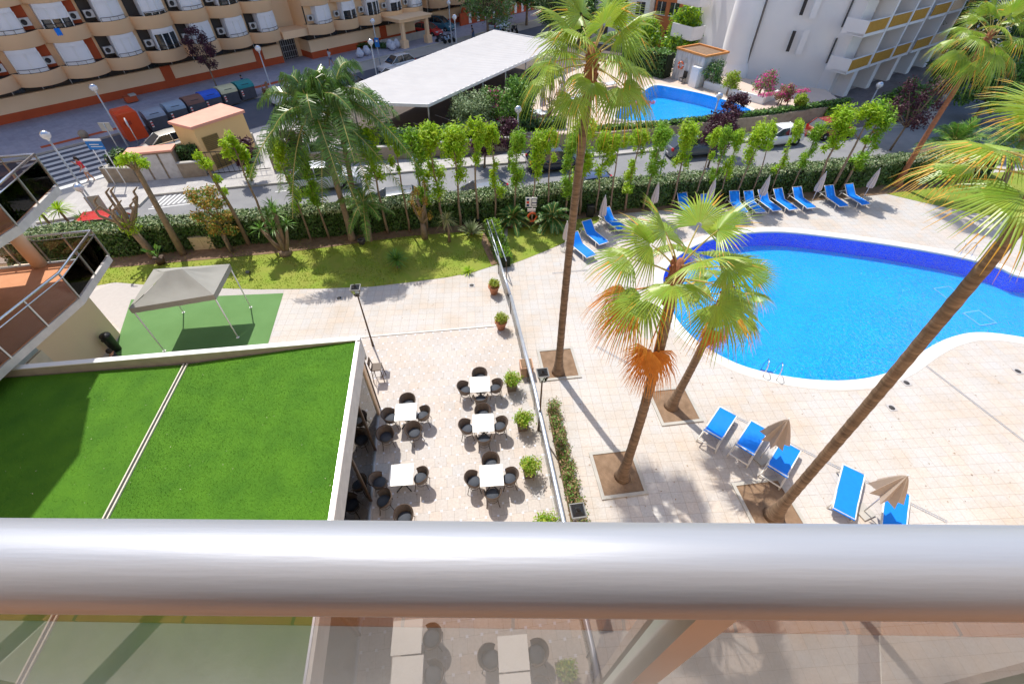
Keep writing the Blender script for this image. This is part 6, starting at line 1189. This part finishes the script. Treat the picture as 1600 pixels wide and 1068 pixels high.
# ---------------------------------------------------------------- cars
def car(label, p, rz, paint, L_=4.1, w=1.75, h=1.45, kind='hatch', grp='cars parked in the streets', cat='car'):
    t = thing('parked_car', label, cat, p, rz, grp); m = mat('paint_'+paint[0], paint[1], .25, spec=.6, coat=.6, amt=0.)
    bel = .62*h; nose = .46*h; xs = [-L_/2, -L_/2+.06, -L_*.40, -L_*.30, -L_*.05, L_*.18, L_*.30, L_*.42, L_/2-.05, L_/2]
    tz = [.50*h, .60*h, bel+.02, bel+.03, bel+.02, bel, bel-.02, nose+.08, nose, nose-.12] ; hw_ = [.76, .88, .95, .98, 1, 1, .99, .94, .84, .70]
    mb = MB(); ringn = 9; vs = []
    for x, z, k in zip(xs, tz, hw_):
        y = w/2*k
        vs += [(x, -y*.9, .22), (x, -y, .34), (x, -y*1.0, .55*z+.12), (x, -y*.965, z*.93), (x, -y*.8, z), (x, y*.8, z), (x, y*.965, z*.93), (x, y, .55*z+.12), (x, y, .34), (x, y*.9, .22)]
    n_ = 10; mb.add(vs, [(i*n_+k, (i+1)*n_+k, (i+1)*n_+(k+1) % n_, i*n_+(k+1) % n_) for i in range(len(xs)-1) for k in range(n_)]+[tuple(range(n_)), tuple(range((len(xs)-1)*n_, len(xs)*n_))[::-1]], 0, True); mb.build('body', m, t)
    rb_, rf_ = (-L_*.47, -L_*.33) if kind != 'sedan' else (-L_*.36, -L_*.22); fb, ff = L_*.27, L_*.06; zb_ = bel-.01
    gh = [(rb_, zb_, .80), (rf_, h*.97, .66), ((rf_+ff)/2, h, .66), (ff, h*.97, .66), (fb, zb_, .80)]
    mb = MB(); vs = []
    for x, z, k in gh: vs += [(x, -w/2*k, z), (x, w/2*k, z)]
    base = [(x, s*w/2*.86, zb_) for x in (rf_, (rf_+ff)/2, ff) for s in (-1, 1)]; vs += base
    mb.add(vs, [(0, 1, 3, 2), (2, 3, 5, 4), (4, 5, 7, 6), (6, 7, 9, 8), (0, 2, 10), (2, 4, 12, 10), (4, 6, 14, 12), (6, 8, 14), (1, 11, 3), (3, 11, 13, 5), (5, 13, 15, 7), (7, 15, 9)]); mb.build('windows', M_carglass, t)
    mb = MB(); zr = .022; a, b, c = gh[1], gh[2], gh[3]; vs = []
    for x, z, k in (a, b, c): vs += [(x, -w/2*(k+.01), z-.01), (x, -w/2*(k-.08), z+zr), (x, w/2*(k-.08), z+zr), (x, w/2*(k+.01), z-.01)]
    mb.add(vs, [(i*4+k, i*4+k+1, (i+1)*4+k+1, (i+1)*4+k) for i in range(2) for k in range(3)], 0, True)
    for s in (-1, 1):
        mb.tube([(fb+.01, s*w/2*.81, zb_), (ff, s*w/2*.67, h*.97)], .035, 5); mb.tube([(rb_-.01, s*w/2*.81, zb_), (rf_, s*w/2*.67, h*.97)], .05, 5); mb.tube([((rf_+ff)/2+.1, s*w/2*.865, zb_), ((rf_+ff)/2+.1, s*w/2*.67, h*.99)], .028, 5)
    mb.build('roof', m, t)
    for s in (-1, 1):
        for x in (-L_*.31, L_*.31):
            mb = MB(); mb.lathe([(.001, -.1), (.31, -.1), (.33, -.06), (.33, .06), (.31, .1), (.001, .1)], 20); mb.v = [(x+a, s*(w/2-.09)+c, .32+b) for a, b, c in mb.v]; wh = mb.build('wheel', M_tyre, t)
            mb = MB(); mb.lathe([(.001, .015), (.09, .012), (.12, .0), (.2, .004), (.21, -.01)], 16); mb.v = [(x+a, s*(w/2+.005+c), .32+b) for a, b, c in mb.v]; mb.build('rim', M_alu, wh)
        mb = MB(); mb.box((L_/2-.17, s*w*.33, nose-.05), (.26, .34, .15), s*-.35); mb.build('headlight', mat('headlight', (.75, .77, .8), .1), t)
        mb = MB(); mb.box((-L_/2+.07, s*w*.38, .55*h), (.12, .22, .2)); mb.build('tail_light', mat('tail_light', (.55, .02, .02), .2), t)
        mb = MB(); mb.box((fb-.25, s*(w/2+.06), zb_+.04), (.12, .18, .12)); mb.build('mirror', m, t)
    for xx, zz in ((L_/2-.005, .36), (-L_/2+.01, .42)): mb = MB(); mb.box((xx, 0, zz), (.03, .5, .11), 0, 0); mb.build('number_plate', M_white, t)
    mb = MB(); mb.box((L_/2-.02, 0, .27), (.06, w*.6, .12)); mb.build('grille', M_black, t)
    return t
ra = math.atan2(hd.y, hd.x)+R(2)
sil = ('silver', (.55, .57, .60)); wht = ('white', (.78, .78, .78)); blk_ = ('black', (.015, .02, .035)); red = ('red', (.50, .02, .02)); blu = ('blue', (.04, .16, .42)); lbl = ('pale_blue', (.38, .50, .66)); tea = ('teal', (.03, .16, .24)); gry = ('grey', (.15, .17, .2))
lane2 = hedge0+hn*3.3
def on(u, off): q = G(u, 300); s = (G(u, 290)-hedge0).dot(hd); return hedge0+hd*s+hn*off
for u, v, rz, pt2, L_, h, lb in [(512, 291, ra+R(4), sil, 4.6, 1.65, 'large silver car behind the queen palm trunks'), (868, 262, ra, blk_, 4.4, 1.5, 'black car parked against the stone wall behind the tallest palm'), (1078, 241, ra, ('slate', (.12, .14, .17)), 4.2, 1.45, 'dark grey car parked half behind the purple tree'),
        (1293, 212, ra+R(3), ('darkred', (.30, .03, .02)), 3.9, 1.4, 'dark red car with a shiny windscreen at the court corner'), (1209, 224, ra+R(183), wht, 4.2, 1.4, 'white rounded coupe parked below the upper terrace wall')]:
    car(lb, G(u, v), rz, pt2, L_, 1.8, h)
for u, off, pt2, lb in [(616, 2.4, gry, 'car with a blue reflecting windscreen behind the hedge at centre left'), (742, 2.4, gry, 'car whose roof shows above the hedge left of the sign'), (505-280, 2.4, red, 'red car seen between the pollarded trees behind the hedge'), (905, 2.4, ('navy', (.02, .04, .12)), 'car hidden by the hedge behind the tallest palm')]:
    car(lb, on(u, off), ra+math.pi, pt2, 4.2, 1.75, 1.45)
for a, b, rz, pt2, L_, h, lb in [(7.8, 16.9, AB+math.pi, ('champagne', (.62, .58, .50)), 4.3, 1.5, 'champagne and white car parked beside the utility house'), (30.8, 15.9, AB+math.pi, wht, 4.3, 1.45, 'white car parked below the queen palm crown tips'), (34.2, 12.5, AB+math.pi, sil, 4.4, 1.6, 'silver crossover with a sun glint driving along the street'),
        (48.3, 1.6, AB-R(75), red, 4.2, 1.5, 'red car parked beside the porch'), (51.5, .6, AB-R(75), tea, 4.6, 1.75, 'teal van parked next to the red car'), (57.5, 6.8, AB+R(10), lbl, 4.2, 1.45, 'pale blue car parked at the far kerb by the striped wall'), (25.5, 14.8, AB+math.pi, blk_, 4.3, 1.5, 'dark car half hidden by the left queen palm fronds'), (20.8, 13.2, AB+math.pi, wht, 4.2, 1.5, 'white car behind the left side of the queen palm crown'),
        (41.5, 28, AB-R(60), gry, 4.4, 1.5, 'dark car parked in the shade under the canopy')]:
    car(lb, B(a, b), rz, pt2, L_, 1.78, h)
for i, (u, v, rz, pt2) in enumerate([(1578, 98, R(35), blu), (1600, 118, R(35), lbl), (1590, 72, R(35), blu), (1560, 130, R(35), gry)]):
    car(['blue van in the shaded street at the right edge', 'pale blue car nearest in the far right street', 'far blue car in the street at the right edge', 'grey car half hidden by dark trees on the right street'][i], G(u, v), rz, pt2, 4.5, 1.8, 1.7 if i == 0 else 1.45)
def motorbike(label, p, rz, col, n):
    t = thing('motor_scooter', label, 'scooter', p, rz, 'scooters parked in the far street'); mb = MB(); mb.tube([(-.55, 0, .55), (-.1, 0, .62), (.2, 0, .35), (.5, 0, .55), (.45, 0, .95)], [.16, .17, .12, .12, .06], 8); mb.build('body', mat('paint_'+col[0], col[1], .25), t)
    for x in (-.6, .62): mb = MB(); mb.lathe([(.001, -.05), (.25, -.05), (.25, .05), (.001, .05)], 16); mb.v = [(x+a, c, .25+b) for a, b, c in mb.v]; mb.build('wheel', M_tyre, t)
    mb = MB(); mb.tube([(.45, -.3, 1.0), (.42, 0, .98), (.45, .3, 1.0)], .02, 5); mb.build('handlebar', M_black, t); mb = MB(); mb.box((-.25, 0, .78), (.65, .26, .08)); mb.build('seat', M_black, t)
for i, (a, b) in enumerate([(46.2, 6.6), (47.0, 6.7), (47.9, 6.7), (55.2, 8.7), (56.4, 9.2), (57.6, 9.8)]): motorbike('parked scooter, %s along the far kerb counted from the porch' % ORD[i], B(a, b), AB-R(70+7*i), [blk_, lbl, gry, blu, wht, blk_][i], i)

# ---------------------------------------------------------------- people
def person(label, p, rz, J, rad, parts, scale=1.):
    t = thing('person', label, 'person', p, rz); names = list(J); me = bpy.data.meshes.new('body')
    ed = parts['edges']; me.from_pydata([J[k] for k in names], [(names.index(a), names.index(b)) for a, b in ed], []); me.materials.append(M_skin)
    o = bpy.data.objects.new('body', me); S.collection.objects.link(o); o.parent = t; sk = o.modifiers.new('skin', 'SKIN'); sv = me.skin_vertices[0].data
    for i, k in enumerate(names): sv[i].radius = rad[k]; sv[i].use_root = (k == 'pelvis')
    ss = o.modifiers.new('subdivision', 'SUBSURF'); ss.levels = ss.render_levels = 2
    t.scale = (scale,)*3; return t
def figure(label, p, rz, top, bottom, hair=M_hair, stride=.12, lean=0., short=True, armup=False, sc=1., long_hair=False):
    L = lean; J = {'pelvis': (0, 0, .95), 'waist': (0, .02+L*.3, 1.10), 'chest': (0, .02+L*.8, 1.32), 'neck': (0, .03+L, 1.48), 'head': (0, .06+L*1.2, 1.60), 'crown': (0, .05+L*1.25, 1.72)}
    r = {'pelvis': (.15, .12), 'waist': (.13, .10), 'chest': (.16, .11), 'neck': (.055, .055), 'head': (.085, .10), 'crown': (.06, .07)}; E = [('pelvis', 'waist'), ('waist', 'chest'), ('chest', 'neck'), ('neck', 'head'), ('head', 'crown')]
    for s, q in ((-1, 'l'), (1, 'r')):
        f = s*stride; J.update({'hip'+q: (s*.09, 0, .86), 'knee'+q: (s*.10, f*.6+.03, .48), 'ankle'+q: (s*.10, f*1.3-.02, .08), 'toe'+q: (s*.11, f*1.3+.13, .03)}); r.update({'hip'+q: (.10, .10), 'knee'+q: (.062, .062), 'ankle'+q: (.038, .042), 'toe'+q: (.035, .03)})
        E += [('pelvis', 'hip'+q), ('hip'+q, 'knee'+q), ('knee'+q, 'ankle'+q), ('ankle'+q, 'toe'+q)]
        hand = (s*.20, -f*1.0+.12+L, .86) if not (armup and s > 0) else (.14, .30+L, 1.42); el = (s*.25, -f*.4-.02+L*.8, 1.12) if not (armup and s > 0) else (.24, .18+L, 1.18)
        J.update({'sh'+q: (s*.17, .01+L*.9, 1.40), 'el'+q: el, 'wr'+q: hand}); r.update({'sh'+q: (.06, .06), 'el'+q: (.042, .042), 'wr'+q: (.03, .03)}); E += [('chest', 'sh'+q), ('sh'+q, 'el'+q), ('el'+q, 'wr'+q)]
        w = Vector(hand); d = (w-Vector(el)).normalized()
        for k in range(5):
            o = Vector(((k-2)*.016, .01 if k else .03, 0)); e = w+d*(.09 if k else .05)+o*1.3+(Vector((-s*.03, .02, 0)) if k == 0 else Vector((0, 0, 0))); J['f%d%s' % (k, q)] = tuple(w+d*.04+o*.8); J['g%d%s' % (k, q)] = tuple(e); r['f%d%s' % (k, q)] = (.011, .011); r['g%d%s' % (k, q)] = (.007, .007); E += [('wr'+q, 'f%d%s' % (k, q)), ('f%d%s' % (k, q), 'g%d%s' % (k, q))]
    t = person(label, p, rz, J, r, {'edges': E}, sc)
    mb = MB(); c = Vector(J['head'])+Vector((0, -.02, .05)); mb.ball(tuple(c), .108, 14, 0, 1.1); 
    if long_hair: mb.tube([c+Vector((0, -.05, .02)), c+Vector((0, -.10, -.12)), c+Vector((0, -.09, -.28))], [.08, .07, .02], 8)
    mb.build('hair', hair, t)
    mb = MB(); hx, hy, hz = J['head']; mb.box((0, hy+.10, hz-.005), (.022, .03, .035), 0, 0, .6); mb.box((-.035, hy+.085, hz+.02), (.022, .015, .012), 0, 1); mb.box((.035, hy+.085, hz+.02), (.022, .015, .012), 0, 1); mb.box((0, hy+.09, hz-.045), (.045, .012, .01), 0, 2); mb.build('face', [M_skin, M_black, M_sred], t)
    def ell(c, rx, ry, mbb, segs=16): return [(c[0]+rx*math.cos(2*math.pi*i/segs), c[1]+ry*math.sin(2*math.pi*i/segs), c[2]) for i in range(segs)]
    mb = MB(); st = [((0, 0, .92), .175, .14), ((0, .02+L*.3, 1.10), .155, .125), ((0, .02+L*.8, 1.30), .19, .14), ((0, .02+L*.9, 1.42), .15, .11), ((0, .03+L, 1.46), .08, .075)]; vs = []
    for c, a, b in st: vs += ell(c, a, b, mb)
    mb.add(vs, [(j*16+i, j*16+(i+1) % 16, (j+1)*16+(i+1) % 16, (j+1)*16+i) for j in range(len(st)-1) for i in range(16)], 0, True)
    for q in 'lr': a, b = Vector(J['sh'+q]), Vector(J['el'+q]); mb.tube([a.lerp(b, -.15), a.lerp(b, .5)], [.08, .06], 8)
    mb.build('shirt', top, t)
    mb = MB(); vs = []
    for c, a, b in [((0, 0, .98), .17, .135), ((0, 0, .84), .19, .15)]: vs += ell(c, a, b, mb)
    mb.add(vs, [(i, (i+1) % 16, 16+(i+1) % 16, 16+i) for i in range(16)], 0, True)
    for q in 'lr': a, b, c = Vector(J['hip'+q]), Vector(J['knee'+q]), Vector(J['ankle'+q]); mb.tube([a+Vector((0, 0, .06)), a.lerp(b, .45 if short else 1.), ] + ([] if short else [b.lerp(c, .9)]), [.12, .10] + ([] if short else [.065]), 10)
    mb.build('shorts' if short else 'trousers', bottom, t); mb = MB()
    for q in 'lr': a = Vector(J['ankle'+q]); mb.box((a.x, a.y+.06, .03), (.10, .27, .06))
    mb.build('shoes', M_white if short else M_black, t); return t
figure('person in a red top and white shorts holding a phone on the sunny pavement', G(146, 285)+Vector((0, 0, .13)), R(140), mat('red_top', (.80, .04, .06), .7), mat('white_shorts', (.75, .74, .78), .7), armup=True, lean=.05, long_hair=True)
figure('person in a white shirt walking on the pavement before the entrance door', B(30.0, 5.6, .13), AB+R(100), mat('pale_shirt', (.55, .56, .62), .7), mat('blue_shorts', (.10, .14, .30), .7), stride=.2)
figure('dark haired person in a black shirt standing below the marquee edge', G(206, 590), R(-70), mat('black_shirt', (.03, .03, .04), .7), mat('dark_trousers', (.05, .05, .07), .7), stride=.03, short=False)
figure('person in a dark jacket riding past on a scooter in the far street', B(50.5, 8.5), AB+R(60), mat('dark_jacket', (.05, .06, .09), .7), mat('jeans', (.08, .12, .22), .7), stride=.15, lean=.1, short=False)
figure('small person in dark blue standing behind the teal lidded container', B(19.0, 7.0, .13), AB+R(90), mat('navy_top', (.04, .07, .2), .7), mat('navy_trousers', (.03, .04, .08), .7), stride=.05, short=False, sc=.85)

# remove template objects that were never placed
for o in list(bpy.data.objects):
    if o.parent is None and o.location.z < -400:
        for c in list(o.children): bpy.data.objects.remove(c)
        bpy.data.objects.remove(o)
